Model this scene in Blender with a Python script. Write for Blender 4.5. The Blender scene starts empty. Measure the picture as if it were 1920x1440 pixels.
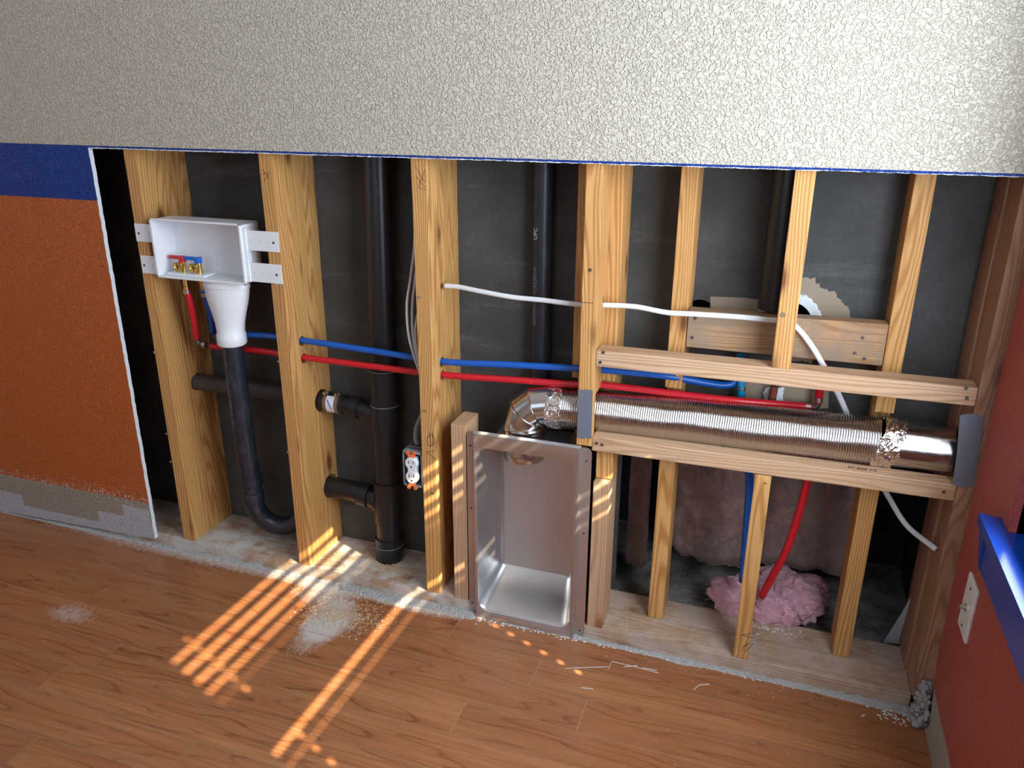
import bpy, bmesh, math, random
from mathutils import Vector, Matrix, noise
random.seed(7)
C = bpy.context.scene
COL = C.collection

# ------------------------------------------------------------------ camera
CAM = Vector((1.6219, -1.6588, 1.3083)); YAW, PIT, ROL, FPX = 0.3308, 0.3491, -0.0051, 1481.9
fw = Vector((-math.sin(YAW)*math.cos(PIT), math.cos(YAW)*math.cos(PIT), -math.sin(PIT)))
rt0 = Vector((math.cos(YAW), math.sin(YAW), 0)); dn0 = fw.cross(rt0)
rt = rt0*math.cos(ROL)+dn0*math.sin(ROL); dn = -rt0*math.sin(ROL)+dn0*math.cos(ROL)
cd = bpy.data.cameras.new('camera'); cam = bpy.data.objects.new('camera', cd); COL.objects.link(cam)
cd.sensor_width = 36; cd.lens = FPX/1920*36; cd.clip_start = .05
cam.matrix_world = Matrix(((rt.x, -dn.x, -fw.x, CAM.x), (rt.y, -dn.y, -fw.y, CAM.y), (rt.z, -dn.z, -fw.z, CAM.z), (0, 0, 0, 1)))
C.camera = cam

def at(u, v, ax, val):
    """point where the sight line of photo pixel (u, v) meets the plane ax = val (used to measure the room)"""
    d = fw + rt*((u-960)/FPX) + dn*((v-720)/FPX)
    i = 'xyz'.index(ax); t = (val-CAM[i])/d[i]
    return CAM + d*t

# ------------------------------------------------------------------ world, sun, daylight, added fill, exposure
C.view_settings.view_transform = 'Standard'; C.view_settings.look = 'None'
C.view_settings.gamma = 1; C.view_settings.use_curve_mapping = False
C.view_settings.exposure = 0.25
w = bpy.data.worlds.new('sky'); C.world = w; w.use_nodes = True
w.node_tree.nodes['Background'].inputs[0].default_value = (.5, .7, 1, 1)
w.node_tree.nodes['Background'].inputs[1].default_value = 1.2
WX = 2.04                                        # inner face of the right wall
SL = Vector((-.052, .021, -.0437)).normalized()  # direction sunlight travels
sd = bpy.data.lights.new('sun', 'SUN'); so = bpy.data.objects.new('sun', sd); COL.objects.link(so)
sd.energy = 30; sd.angle = math.radians(.53); sd.color = (1, .83, .56)
so.rotation_euler = SL.to_track_quat('-Z', 'Y').to_euler(); so.location = (5, -2, 4)
def area(name, loc, direction, sx, sy, power, color):
    l = bpy.data.lights.new(name, 'AREA'); o = bpy.data.objects.new(name, l); COL.objects.link(o)
    l.shape = 'RECTANGLE'; l.size = sx; l.size_y = sy; l.energy = power; l.color = color
    o.location = loc; o.rotation_euler = Vector(direction).to_track_quat('-Z', 'Y').to_euler()
    return o
area('daylight_right_window', (WX-.004, -.76, 1.27), (-1, 0, 0), .96, 1.25, 34, (.78, .89, 1))
area('fill_light_rear', (.9, -3.44, 1.45), (0, 1, 0), 1.6, 1.2, 4.5, (.9, .95, 1))  # added fill from behind the camera, an invented source
area('fill_light_left', (-2.14, -1.9, 1.45), (1, 0, 0), 1.2, 1.2, 2.5, (.9, .95, 1))  # added weak fill from the left, also invented

# ------------------------------------------------------------------ materials
MATS = {}
class NT:
    def __init__(s, name, color=(.5, .5, .5), rough=.6, metal=0, spec=.5):
        s.m = bpy.data.materials.new(name); s.m.use_nodes = True; s.t = s.m.node_tree
        s.b = s.t.nodes['Principled BSDF']; MATS[name] = s.m
        s.b.inputs['Base Color'].default_value = (*color, 1); s.b.inputs['Roughness'].default_value = rough
        s.b.inputs['Metallic'].default_value = metal; s.b.inputs['Specular IOR Level'].default_value = spec
        s.tc = s.t.nodes.new('ShaderNodeTexCoord')
    def n(s, typ, **k):
        x = s.t.nodes.new('ShaderNode'+typ)
        for a, v in k.items():
            if a.startswith('i_'): x.inputs[a[2:].replace('_', ' ')].default_value = v
            else: setattr(x, a, v)
        return x
    def l(s, a, b): s.t.links.new(a, b)
    def co(s, scale=(1, 1, 1), out='Object', loc=(0, 0, 0)):
        m = s.n('Mapping'); m.inputs['Scale'].default_value = scale; m.inputs['Location'].default_value = loc
        s.l(s.tc.outputs[out], m.inputs[0]); return m.outputs[0]
    def noise(s, vec, scale, detail=3, rough=.5, dist=0):
        x = s.n('TexNoise'); x.inputs['Scale'].default_value = scale; x.inputs['Detail'].default_value = detail
        x.inputs['Roughness'].default_value = rough; x.inputs['Distortion'].default_value = dist
        s.l(vec, x.inputs['Vector']); return x.outputs['Fac']
    def ramp(s, fac, stops, interp='LINEAR'):
        r = s.n('ValToRGB'); r.color_ramp.interpolation = interp; e = r.color_ramp.elements
        while len(e) < len(stops): e.new(.5)
        for el, (p, c) in zip(e, stops):
            el.position = p; el.color = (*c, 1) if len(c) == 3 else c
        s.l(fac, r.inputs[0]); return r.outputs[0]
    def math(s, op, a, b=None, clamp=False):
        x = s.n('Math', operation=op, use_clamp=clamp)
        for i, q in enumerate((a, b)):
            if q is None: continue
            if isinstance(q, (int, float)): x.inputs[i].default_value = q
            else: s.l(q, x.inputs[i])
        return x.outputs[0]
    def mix(s, fac, a, b, mode='MIX'):
        x = s.n('Mix', data_type='RGBA', blend_type=mode)
        for i, q in ((0, fac), (6, a), (7, b)):
            if isinstance(q, (int, float)): x.inputs[i].default_value = q
            elif isinstance(q, tuple): x.inputs[i].default_value = (*q, 1)
            else: s.l(q, x.inputs[i])
        return x.outputs[2]
    def color(s, c): s.l(c, s.b.inputs['Base Color'])
    def bump(s, h, strength=.5, dist=.002, prev=None):
        b = s.n('Bump'); b.inputs['Strength'].default_value = strength; b.inputs['Distance'].default_value = dist
        s.l(h, b.inputs['Height'])
        if prev is not None: s.l(prev, b.inputs['Normal'])
        s.l(b.outputs[0], s.b.inputs['Normal']); return b.outputs[0]
    def xyz(s, vec):
        x = s.n('SeparateXYZ'); s.l(vec, x.inputs[0]); return x.outputs

G = lambda v: (v, v, v)
def wood(name, light, dark, knot, axis='z', dirty=None):
    t = NT(name, rough=.62, spec=.3)
    oi = t.n('ObjectInfo')
    rnd = t.n('Combine' + 'XYZ') if False else t.n('CombineXYZ')
    t.l(t.math('MULTIPLY', oi.outputs['Random'], .35), rnd.inputs[0])
    t.l(t.math('MULTIPLY', t.math('FRACT', t.math('MULTIPLY', oi.outputs['Random'], 7.3)), .3), rnd.inputs[1])
    t.l(t.math('MULTIPLY', oi.outputs['Random'], 13.), rnd.inputs[2])
    base = t.co((1, 1, 1))
    if axis == 'x':
        sp = t.xyz(base); cb = t.n('CombineXYZ'); t.l(sp[1], cb.inputs[0]); t.l(sp[2], cb.inputs[1]); t.l(sp[0], cb.inputs[2]); base = cb.outputs[0]
    add = t.n('VectorMath', operation='ADD'); t.l(base, add.inputs[0]); t.l(rnd.outputs[0], add.inputs[1]); base = add.outputs[0]
    mp = t.n('Mapping'); mp.inputs['Scale'].default_value = (1, 1, .1); t.l(base, mp.inputs[0])
    nz = t.n('TexNoise'); nz.inputs['Scale'].default_value = 9; nz.inputs['Detail'].default_value = 2; t.l(mp.outputs[0], nz.inputs['Vector'])
    sc = t.n('VectorMath', operation='SCALE'); sc.inputs[3].default_value = .16; t.l(nz.outputs['Color'], sc.inputs[0])
    ad = t.n('VectorMath', operation='ADD'); t.l(mp.outputs[0], ad.inputs[0]); t.l(sc.outputs[0], ad.inputs[1])
    wv = t.n('TexWave', wave_type='RINGS', rings_direction='Z'); wv.inputs['Scale'].default_value = 38
    wv.inputs['Distortion'].default_value = .6; wv.inputs['Detail'].default_value = 2; wv.inputs['Detail Scale'].default_value = 2
    t.l(ad.outputs[0], wv.inputs['Vector'])
    grain = t.ramp(wv.outputs['Fac'], [(0, G(0)), (.45, G(.1)), (.85, G(.8)), (1, G(1))])
    mf = t.n('Mapping'); mf.inputs['Scale'].default_value = (420, 420, 9); t.l(base, mf.inputs[0])
    fine = t.noise(mf.outputs[0], 1, 3)
    mb = t.n('Mapping'); mb.inputs['Scale'].default_value = (14, 14, 1.6); t.l(base, mb.inputs[0])
    big = t.noise(mb.outputs[0], 1, 3)
    c = t.mix(t.math('MULTIPLY', grain, .9), light, dark)
    c = t.mix(t.ramp(big, [(.35, G(0)), (.75, G(.45))]), c, dark)
    c = t.mix(t.ramp(fine, [(.35, G(.35)), (.6, G(0))]), c, dark)
    mk = t.n('Mapping'); mk.inputs['Scale'].default_value = (11, 11, 4.2); t.l(base, mk.inputs[0])
    vo = t.n('TexVoronoi'); vo.inputs['Scale'].default_value = 1; t.l(mk.outputs[0], vo.inputs['Vector'])
    kd = t.math('ADD', vo.outputs['Distance'], t.math('MULTIPLY', fine, .03))
    kf = t.ramp(kd, [(.10, G(1)), (.15, G(.45)), (.22, G(0))])
    c = t.mix(kf, c, knot)
    if dirty:
        dn_ = t.noise(t.co((1, 1, 1)), 14, 5, .65)
        dd = t.ramp(dn_, [(.40, G(0)), (.6, G(.85))])
        if name == 'plate_x':
            wx = t.n('NewGeometry'); px_ = t.xyz(wx.outputs['Position'])[0]
            dd = t.math('MULTIPLY', dd, t.math('ADD', .4, t.math('MULTIPLY', t.math('SUBTRACT', 1.15, px_), 2, True), True))
        c = t.mix(dd, c, dirty)
    t.color(c); t.bump(t.mix(.5, fine, grain), .25, .0008)
    return t.m
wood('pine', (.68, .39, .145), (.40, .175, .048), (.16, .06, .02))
wood('pine_shaded', (.42, .245, .155), (.27, .13, .075), (.12, .05, .03))  # redder pine for the corner studs, corner shade put into the colour
wood('pine_pale', (.60, .40, .25), (.40, .22, .12), (.28, .12, .06))
wood('pine_pale_x', (.62, .42, .27), (.42, .24, .135), (.30, .13, .06), 'x')
wood('pine_old_x', (.48, .29, .15), (.30, .155, .075), (.1, .04, .02), 'x', (.27, .20, .145))
wood('plate_x', (.50, .35, .24), (.34, .21, .13), (.2, .1, .05), 'x', (.58, .57, .55))

def plain(name, c, r=.5, metal=0, bumpn=None, spec=.5, var=0):
    t = NT(name, c, r, metal, spec)
    if bumpn: t.bump(t.noise(t.co(), bumpn[0], 3), bumpn[1], bumpn[2])
    if var:
        t.color(t.mix(t.math('MULTIPLY', t.noise(t.co(), 60, 4), var), c, tuple(min(1, x*.45) for x in c)))
    return t.m
plain('abs', (.012, .013, .016), .33, bumpn=(60, .1, .001))
t = NT('abs_dusty', (.013, .016, .024), .38); t.color(t.mix(t.ramp(t.noise(t.co((1, 1, .5)), 40, 5, .7), [(.5, G(0)), (.75, G(.3))]), (.013, .017, .028), (.12, .14, .17)))
plain('grey_pipe', (.055, .05, .05), .5)
plain('white_plastic', (.80, .82, .86), .38)
plain('white_text', (.55, .6, .68), .6)
plain('grey_text', (.17, .19, .22), .6)
plain('pex_red', (.58, .012, .022), .3)
plain('pex_blue', (.006, .10, .46), .3)
plain('pex_cyan', (.01, .25, .5), .3)
plain('handle_red', (.55, .02, .04), .35)
plain('handle_blue', (.01, .14, .6), .35)
plain('brass', (.78, .56, .2), .24, 1)
plain('steel', (.6, .58, .55), .3, 1)
plain('steel_band', (.30, .26, .23), .35, .8)
plain('dark_steel', (.12, .11, .1), .5, .7)
plain('galvanized', (.20, .225, .28), .5, .3, (90, .2, .001), var=.4)
plain('romex', (.72, .73, .75), .45)
plain('romex_grey', (.23, .21, .2), .55)
plain('outlet_white', (.78, .80, .80), .35)
plain('slot_black', (.01, .01, .01), .8)
plain('orange_plastic', (.85, .2, .05), .45)
plain('box_paint', (.42, .48, .55), .5, .3, (120, .4, .001), var=.9)
plain('box_inside', (.03, .035, .05), .6)
plain('pencil', (.05, .03, .02), .9)
plain('label_white', (.75, .78, .82), .5)
plain('label_blue', (.05, .15, .5), .5)
plain('ceiling_paint', (.78, .78, .75), .9)
plain('far_paint', (.62, .60, .54), .9)
plain('blind', (.85, .85, .82), .6)
plain('torn_paper', (.34, .27, .20), .95, bumpn=(80, .3, .001))
plain('gypsum', (.74, .78, .82), .95, bumpn=(150, .6, .001))
plain('crumble', (.42, .41, .40), .95, bumpn=(120, .8, .002), var=.6)
plain('shaving', (.62, .45, .26), .8)
plain('chip_white', (.75, .72, .68), .9)
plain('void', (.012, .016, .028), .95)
# galvanized sheet for the recessed box and duct
t = NT('sheet_metal', (.56, .55, .56), .3, .92)
t.l(t.math('ADD', .24, t.math('MULTIPLY', t.noise(t.co(), 12, 2), .18)), t.b.inputs['Roughness'])
plain('lip_metal', (.62, .62, .64), .5, .6)
t = NT('duct_metal', (.56, .54, .53), .25, 1)
t.l(t.ramp(t.noise(t.co(), 70, 3), [(.3, G(.14)), (.7, G(.22))]), t.b.inputs['Roughness'])
t = NT('foil_tape', (.78, .74, .72), .16, 1)
v = t.n('TexVoronoi', feature='DISTANCE_TO_EDGE'); v.inputs['Scale'].default_value = 85
mx = t.n('VectorMath', operation='ADD'); nn = t.n('TexNoise'); nn.inputs['Scale'].default_value = 40
cc = t.co(); t.l(cc, nn.inputs['Vector']); s_ = t.n('VectorMath', operation='SCALE'); s_.inputs[3].default_value = .03
t.l(nn.outputs['Color'], s_.inputs[0]); t.l(cc, mx.inputs[0]); t.l(s_.outputs[0], mx.inputs[1]); t.l(mx.outputs[0], v.inputs['Vector'])
t.bump(t.mix(.5, v.outputs['Distance'], t.noise(cc, 60, 4)), .9, .006)
# insulation
def fuzz(name, a, b, sc):
    t = NT(name, a, .95, spec=.1); n1 = t.noise(t.co(), sc, 6, .7, 1.5)
    t.color(t.mix(t.ramp(n1, [(.35, G(0)), (.65, G(1))]), a, b)); t.bump(t.noise(t.co(), sc*5, 5, .75), 1, .006)
    t.b.inputs['Sheen Weight'].default_value = .3
fuzz('pink_fiberglass', (.86, .50, .58), (.66, .30, .38), 22)
fuzz('old_batt', (.72, .52, .47), (.46, .31, .28), 14)
t = NT('subfloor', (.1, .1, .1), .95); t.color(t.mix(t.ramp(t.noise(t.co(), 10, 6, .7), [(.4, G(0)), (.62, G(1))]), (.11, .10, .09), (.32, .33, .31)))
t.bump(t.noise(t.co(), 60, 5), .8, .004)

# painted drywall with its bands of colour
def peel(t, scale=150, strength=.85, dist=.003):
    n1 = t.noise(t.co(), scale, 2, .5, .8)
    h = t.ramp(n1, [(.42, G(0)), (.56, G(1))])
    return t.bump(h, strength, dist)
t = NT('wall_paint', rough=.5, spec=.4)
P = t.xyz(t.co()); X, Z = P[0], P[2]
n1 = t.noise(t.co(), 55, 4, .7); n2 = t.noise(t.co((7, 1, 3)), 1, 1); nb = t.noise(t.co(), 230, 2)
beige = (.55, .505, .415)
zj = t.math('ADD', Z, t.math('MULTIPLY', t.math('SUBTRACT', n1, .5), .0035))
def above(z, val): return t.math('GREATER_THAN', z, val)
c = t.mix(above(zj, t.math('ADD', .085, t.math('MULTIPLY', t.math('SNAP', t.math('SUBTRACT', t.noise(t.co((3.2, 0, 0), loc=(2, 0, 0)), 1, 0), .5), .2), .2))), (.50, .49, .53), (.36, .31, .245))
zo = t.math('ADD', Z, t.math('MULTIPLY', t.math('SUBTRACT', n1, .5), .006))
c = t.mix(above(zo, .147), c, (.52, .12, .022))
c = t.mix(t.math('MULTIPLY', above(Z, 1.045), 1.), c, (.004, .035, .25))
c = t.mix(above(Z, 1.1845), c, beige)
# scraped white flecks where the baseboard came off
d = t.math('ABSOLUTE', t.math('SUBTRACT', Z, .155)); fl = t.noise(t.co((1, 1, .7)), 210, 3, .7)
flm = above(fl, t.math('ADD', .57, t.math('MULTIPLY', d, 3.4)))
c = t.mix(flm, c, (.66, .65, .66))
pe = t.math('MULTIPLY', t.math('LESS_THAN', Z, t.math('ADD', 1.1775, t.math('MULTIPLY', n1, .005))), t.math('MULTIPLY', above(X, -.1), above(Z, 1.15)))
c = t.mix(pe, c, (.7, .72, .78))
t.color(c); peel(t)
t = NT('right_wall_paint', rough=.5, spec=.35)
P = t.xyz(t.co()); n1 = t.noise(t.co(), 40, 4, .7)
zj = t.math('ADD', P[2], t.math('MULTIPLY', t.math('SUBTRACT', n1, .5), .02))
c = t.mix(t.math('GREATER_THAN', zj, .104), (.36, .33, .28), (.40, .085, .07))
c = t.mix(t.math('GREATER_THAN', P[2], 1.18), c, beige)
t.color(c); peel(t, 125, .5)
t = NT('sill_paint', (.01, .07, .48), .22)
t.color(t.mix(t.ramp(t.noise(t.co((1, 1, 1)), 34, 6, .75), [(.66, G(0)), (.72, G(.5))]), (.006, .055, .40), (.30, .40, .62)))
# grey backing paper of the far drywall
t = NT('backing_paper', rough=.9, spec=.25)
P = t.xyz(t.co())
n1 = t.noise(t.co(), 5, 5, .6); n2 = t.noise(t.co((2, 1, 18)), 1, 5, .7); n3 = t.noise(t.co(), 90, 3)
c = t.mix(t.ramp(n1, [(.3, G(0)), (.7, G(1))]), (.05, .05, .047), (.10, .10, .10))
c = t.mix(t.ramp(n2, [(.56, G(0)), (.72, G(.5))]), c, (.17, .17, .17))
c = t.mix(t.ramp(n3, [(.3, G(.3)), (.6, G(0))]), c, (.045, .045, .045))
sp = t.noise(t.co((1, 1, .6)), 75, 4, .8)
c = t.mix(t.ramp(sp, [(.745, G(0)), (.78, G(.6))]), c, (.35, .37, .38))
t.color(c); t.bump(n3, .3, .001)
# laminate floor
t = NT('laminate', rough=.27, spec=.5)
a = t.n('Attribute', attribute_name='plank'); sepn = t.n('SeparateColor'); t.l(a.outputs['Color'], sepn.inputs[0])
r1, r2 = sepn.outputs[0], sepn.outputs[1]
off = t.n('CombineXYZ'); t.l(t.math('MULTIPLY', r1, 31), off.inputs[0]); t.l(t.math('MULTIPLY', r2, 17), off.inputs[1])
ad = t.n('VectorMath', operation='ADD'); t.l(t.tc.outputs['Object'], ad.inputs[0]); t.l(off.outputs[0], ad.inputs[1])
def mp(v, s):
    m = t.n('Mapping'); m.inputs['Scale'].default_value = s; t.l(v, m.inputs[0]); return m.outputs[0]
v0 = ad.outputs[0]
nz = t.n('TexNoise'); nz.inputs['Scale'].default_value = 1; nz.inputs['Detail'].default_value = 2; t.l(mp(v0, (1.5, 13, 1)), nz.inputs['Vector'])
rings = t.math('FRACT', t.math('MULTIPLY', nz.outputs['Fac'], 9))
cath = t.ramp(rings, [(0, G(1)), (.12, G(.25)), (.5, G(0)), (.93, G(.15)), (1, G(1))])
streak = t.noise(mp(v0, (3, 160, 1)), 1, 4, .6)
broad = t.noise(mp(v0, (1.3, 22, 1)), 1, 3)
c = t.mix(t.ramp(broad, [(.3, G(0)), (.7, G(1))]), (.46, .205, .088), (.36, .14, .056))
c = t.mix(t.math('MULTIPLY', r1, .45), c, (.29, .105, .048))
c = t.mix(t.math('MULTIPLY', t.math('MULTIPLY', cath, t.ramp(broad, [(.3, G(.15)), (.6, G(.9))])), 1.), c, (.16, .05, .02))
c = t.mix(t.ramp(streak, [(.35, G(.45)), (.6, G(0))]), c, (.24, .09, .038))
# drywall dust patches spilled on the boards
P = t.xyz(t.co())
def blob(cx, cy, sx, sy, k=1.):
    q = t.math('ADD', t.math('POWER', t.math('ABSOLUTE', t.math('DIVIDE', t.math('SUBTRACT', P[0], cx), sx)), 2.),
               t.math('POWER', t.math('ABSOLUTE', t.math('DIVIDE', t.math('SUBTRACT', P[1], cy), sy)), 2.))
    return t.math('MULTIPLY', t.math('SUBTRACT', 1, q, True), k)
dn_ = t.noise(t.co((1.4, .9, 1)), 60, 6, .8)
bl = t.math('ADD', blob(.60, -.155, .085, .10), blob(-.07, -.36, .10, .05, .55), True)
bl = t.math('ADD', bl, blob(.53, -.06, .12, .07, .75), True)
bl = t.math('ADD', bl, blob(.15, -.02, .8, .035, .75), True)
bl = t.math('ADD', bl, blob(.80, -.02, .20, .035, .95), True)
bl = t.math('ADD', bl, blob(.59, -.22, .06, .11, .6), True)
dm = t.ramp(t.math('ADD', t.math('MULTIPLY', bl, .52), t.math('SUBTRACT', dn_, .5)), [(.12, G(0)), (.5, G(.85))])
c = t.mix(dm, c, (.62, .57, .54))
t.color(c)
t.l(t.math('ADD', .26, t.math('MULTIPLY', dm, .6)), t.b.inputs['Roughness'])
t.bump(streak, .05, .0003)
plain('seam', (.62, .40, .27), .6)
t = NT('glass'); tr = t.n('BsdfTransparent'); gl = t.n('BsdfGlossy'); gl.inputs['Roughness'].default_value = .02
ms = t.n('MixShader'); ms.inputs[0].default_value = .05; t.l(tr.outputs[0], ms.inputs[1]); t.l(gl.outputs[0], ms.inputs[2])
t.l(ms.outputs[0], t.t.nodes['Material Output'].inputs[0])

# ------------------------------------------------------------------ mesh helpers
ORG = {}
def obj(name, bm, mats, parent=None, origin=None, smooth=None):
    """bm holds world coordinates; the object's origin is `origin` (its parent's, for parts)"""
    if isinstance(mats, str): mats = [mats]
    if parent is not None: origin = ORG[parent.name]
    elif origin is None:
        xs = [v.co for v in bm.verts]
        origin = Vector(((min(v.x for v in xs)+max(v.x for v in xs))/2, (min(v.y for v in xs)+max(v.y for v in xs))/2, min(v.z for v in xs)))
    origin = Vector(origin)
    bmesh.ops.translate(bm, vec=-origin, verts=bm.verts)
    bmesh.ops.recalc_face_normals(bm, faces=bm.faces)
    me = bpy.data.meshes.new(name); bm.to_mesh(me); bm.free()
    for m in mats: me.materials.append(MATS[m])
    o = bpy.data.objects.new(name, me); COL.objects.link(o); ORG[o.name] = origin
    if smooth:
        for p in me.polygons: p.use_smooth = True
        if smooth != 'all':
            try: me.set_sharp_from_angle(angle=math.radians(smooth))
            except Exception: pass
    if parent is not None: o.parent = parent
    else: o.location = origin
    return o
def tag(o, label, cat, group=None):
    o['label'] = label; o['category'] = cat
    if group: o['group'] = group
    return o
def struct(name, bm, mats, **k):
    o = obj(name, bm, mats, origin=(0, 0, 0), **k); o['kind'] = 'structure'; return o
def empty(name, loc, label, cat, group=None):
    o = bpy.data.objects.new(name, None); COL.objects.link(o); o.location = loc; ORG[o.name] = Vector(loc)
    o.empty_display_size = .05
    return tag(o, label, cat, group)
def B(): return bmesh.new()
def box(bm, x0, x1, y0, y1, z0, z1, bev=0, mi=0, seg=2):
    r = bmesh.ops.create_cube(bm, size=1); vs = r['verts']
    for v in vs: v.co = Vector(((x0+x1)/2+v.co.x*(x1-x0), (y0+y1)/2+v.co.y*(y1-y0), (z0+z1)/2+v.co.z*(z1-z0)))
    fs = list({f for v in vs for f in v.link_faces})
    for f in fs: f.material_index = mi
    if bev:
        es = list({e for v in vs for e in v.link_edges})
        r = bmesh.ops.bevel(bm, geom=es, offset=bev, segments=seg, affect='EDGES', profile=.6)
        for f in r['faces']: f.material_index = mi
        return [v for v in {v for f in r['faces'] for v in f.verts}]
    return vs
def hexa(bm, pts, bev=0, mi=0):
    """pts: bottom 4 then top 4, same winding"""
    vs = [bm.verts.new(p) for p in pts]
    fs = [bm.faces.new([vs[i] for i in q]) for q in ((3, 2, 1, 0), (4, 5, 6, 7), (0, 1, 5, 4), (1, 2, 6, 5), (2, 3, 7, 6), (3, 0, 4, 7))]
    for f in fs: f.material_index = mi
    if bev:
        es = list({e for v in vs for e in v.link_edges})
        bmesh.ops.bevel(bm, geom=es, offset=bev, segments=2, affect='EDGES', profile=.6)
def smoothpath(pts, n=8):
    P = [Vector(p) for p in pts]; P = [P[0]*2-P[1]]+P+[P[-1]*2-P[-2]]; out = []
    for i in range(1, len(P)-2):
        for k in range(n):
            t = k/n; a, b, c, d = P[i-1:i+3]
            out.append(.5*((2*b)+(-a+c)*t+(2*a-5*b+4*c-d)*t*t+(-a+3*b-3*c+d)*t**3))
    out.append(P[-2]); return out
def tube(bm, path, r, seg=16, caps=True, flat=1., up=None, mi=0):
    P = [Vector(p) for p in path]; n = len(P)
    T = [(P[min(i+1, n-1)]-P[max(i-1, 0)]).normalized() for i in range(n)]
    u = Vector(up) if up else (Vector((0, 0, 1)) if abs(T[0].z) < .9 else Vector((1, 0, 0)))
    rings = []
    for i in range(n):
        u = (u-T[i]*u.dot(T[i])).normalized(); v = T[i].cross(u)
        rr = r[i] if isinstance(r, (list, tuple)) else r
        rings.append([bm.verts.new(P[i]+u*(rr*math.cos(2*math.pi*k/seg))+v*(rr*flat*math.sin(2*math.pi*k/seg))) for k in range(seg)])
    for a, b in zip(rings, rings[1:]):
        for k in range(seg):
            f = bm.faces.new((a[k], a[(k+1) % seg], b[(k+1) % seg], b[k])); f.material_index = mi
    if caps:
        for rg in (rings[0][::-1], rings[-1]): bm.faces.new(rg).material_index = mi
    return rings
def prof(bm, base, axis, pr, seg=24, caps=True, mi=0):
    """lathe: pr = [(distance along axis, radius)]"""
    a = Vector(axis).normalized(); b = Vector(base)
    u = Vector((0, 0, 1)) if abs(a.z) < .9 else Vector((1, 0, 0)); u = (u-a*u.dot(a)).normalized(); v = a.cross(u)
    rings = [[bm.verts.new(b+a*d+(u*math.cos(2*math.pi*k/seg)+v*math.sin(2*math.pi*k/seg))*r) for k in range(seg)] for d, r in pr]
    for p, q in zip(rings, rings[1:]):
        for k in range(seg):
            f = bm.faces.new((p[k], p[(k+1) % seg], q[(k+1) % seg], q[k])); f.material_index = mi
    if caps:
        for rg in (rings[0][::-1], rings[-1]): bm.faces.new(rg).material_index = mi
def ngon_prism(bm, pts, y0, y1, mi_side=0, mi_face=0):
    a = [bm.verts.new((x, y0, z)) for x, z in pts]; b = [bm.verts.new((x, y1, z)) for x, z in pts]; n = len(pts)
    bm.faces.new(a).material_index = mi_face; bm.faces.new(b[::-1]).material_index = mi_side
    for i in range(n):
        bm.faces.new((a[i], b[i], b[(i+1) % n], a[(i+1) % n])).material_index = mi_side
def cut(o, make):
    """carve the shape built by make(bm) (world coordinates) out of o for good"""
    bm = B(); make(bm); bmesh.ops.translate(bm, vec=-ORG[o.name], verts=bm.verts)
    bmesh.ops.recalc_face_normals(bm, faces=bm.faces)
    me = bpy.data.meshes.new('tmp'); bm.to_mesh(me); bm.free()
    k = bpy.data.objects.new('tmp', me); COL.objects.link(k); k.location = o.location
    md = o.modifiers.new('b', 'BOOLEAN'); md.operation = 'DIFFERENCE'; md.object = k; md.solver = 'EXACT'
    dg = bpy.context.evaluated_depsgraph_get(); dg.update()
    new = bpy.data.meshes.new_from_object(o.evaluated_get(dg)); o.modifiers.clear()
    old = o.data; o.data = new; bpy.data.meshes.remove(old); bpy.data.objects.remove(k); bpy.data.meshes.remove(me)
def text(name, s, size, loc, right, upv, mat, parent, depth=.0002, spacing=1):
    cu = bpy.data.curves.new('t', 'FONT'); cu.body = s; cu.size = size; cu.extrude = depth; cu.space_character = spacing
    to = bpy.data.objects.new('t', cu); COL.objects.link(to)
    dg = bpy.context.evaluated_depsgraph_get(); me = bpy.data.meshes.new_from_object(to.evaluated_get(dg))
    bpy.data.objects.remove(to); bpy.data.curves.remove(cu)
    r = Vector(right).normalized(); u = Vector(upv).normalized(); nrm = r.cross(u)
    M = Matrix(((r.x, u.x, nrm.x, loc[0]), (r.y, u.y, nrm.y, loc[1]), (r.z, u.z, nrm.z, loc[2]), (0, 0, 0, 1)))
    bm = B(); bm.from_mesh(me); bmesh.ops.transform(bm, matrix=M, verts=bm.verts)
    return obj(name, bm, mat, parent)
def nails(parent, pts, mat='steel', r=.0022, out=.012):
    for x, z in pts:
        bm = B(); prof(bm, (x, .004, z), (-.12, -1, .1), [(0, r*.6), (out, r*.6), (out, r*1.5), (out+.0015, r*1.5)], 8)
        obj('nail', bm, mat, parent, smooth=40)
def screw(parent, p, axis, mat='dark_steel', r=.0038):
    bm = B(); prof(bm, p, axis, [(-.001, r*.6), (0, r), (.0012, r*.85), (.0012, r*.3), (.0004, r*.25)], 10); obj('screw', bm, mat, parent, smooth=40)

# ------------------------------------------------------------------ the setting
YB = .178; DW = .0127; ZC = 1.1775
rnd = random.Random(3)
# floor: laminate boards, seams show the worn edges
bm = B(); lay = bm.loops.layers.color.new('plank')
pitch = .1003; y1 = -.0135; joints = {0: .922, 1: -.222, 2: 1.314, 3: 1.054, 4: .153, 6: .55}
for row in range(-1, 37):
    ya, yb = y1-row*pitch, y1-(row+1)*pitch
    if row == -1: continue
    L = 1.394; j = joints.get(row, rnd.uniform(0, L)); x = j-L*3
    while x < 2.2:
        xa, xb = max(x, -2.15), min(x+L, WX)
        if xb > xa:
            g = .0006; q = [bm.verts.new(p) for p in ((xa+g, yb+g, 0), (xb-g, yb+g, 0), (xb-g, ya-g, 0), (xa+g, ya-g, 0))]
            f = bm.faces.new(q); c = (rnd.random(), rnd.random(), rnd.random(), 1)
            for l in f.loops: l[lay] = c
        x += L
vs = [bm.verts.new(p) for p in ((-2.15, y1-37*pitch, -.0009), (WX+.3, y1-37*pitch, -.0009), (WX+.3, -.0, -.0009), (-2.15, -.0, -.0009))]
bm.faces.new(vs).material_index = 1
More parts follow.
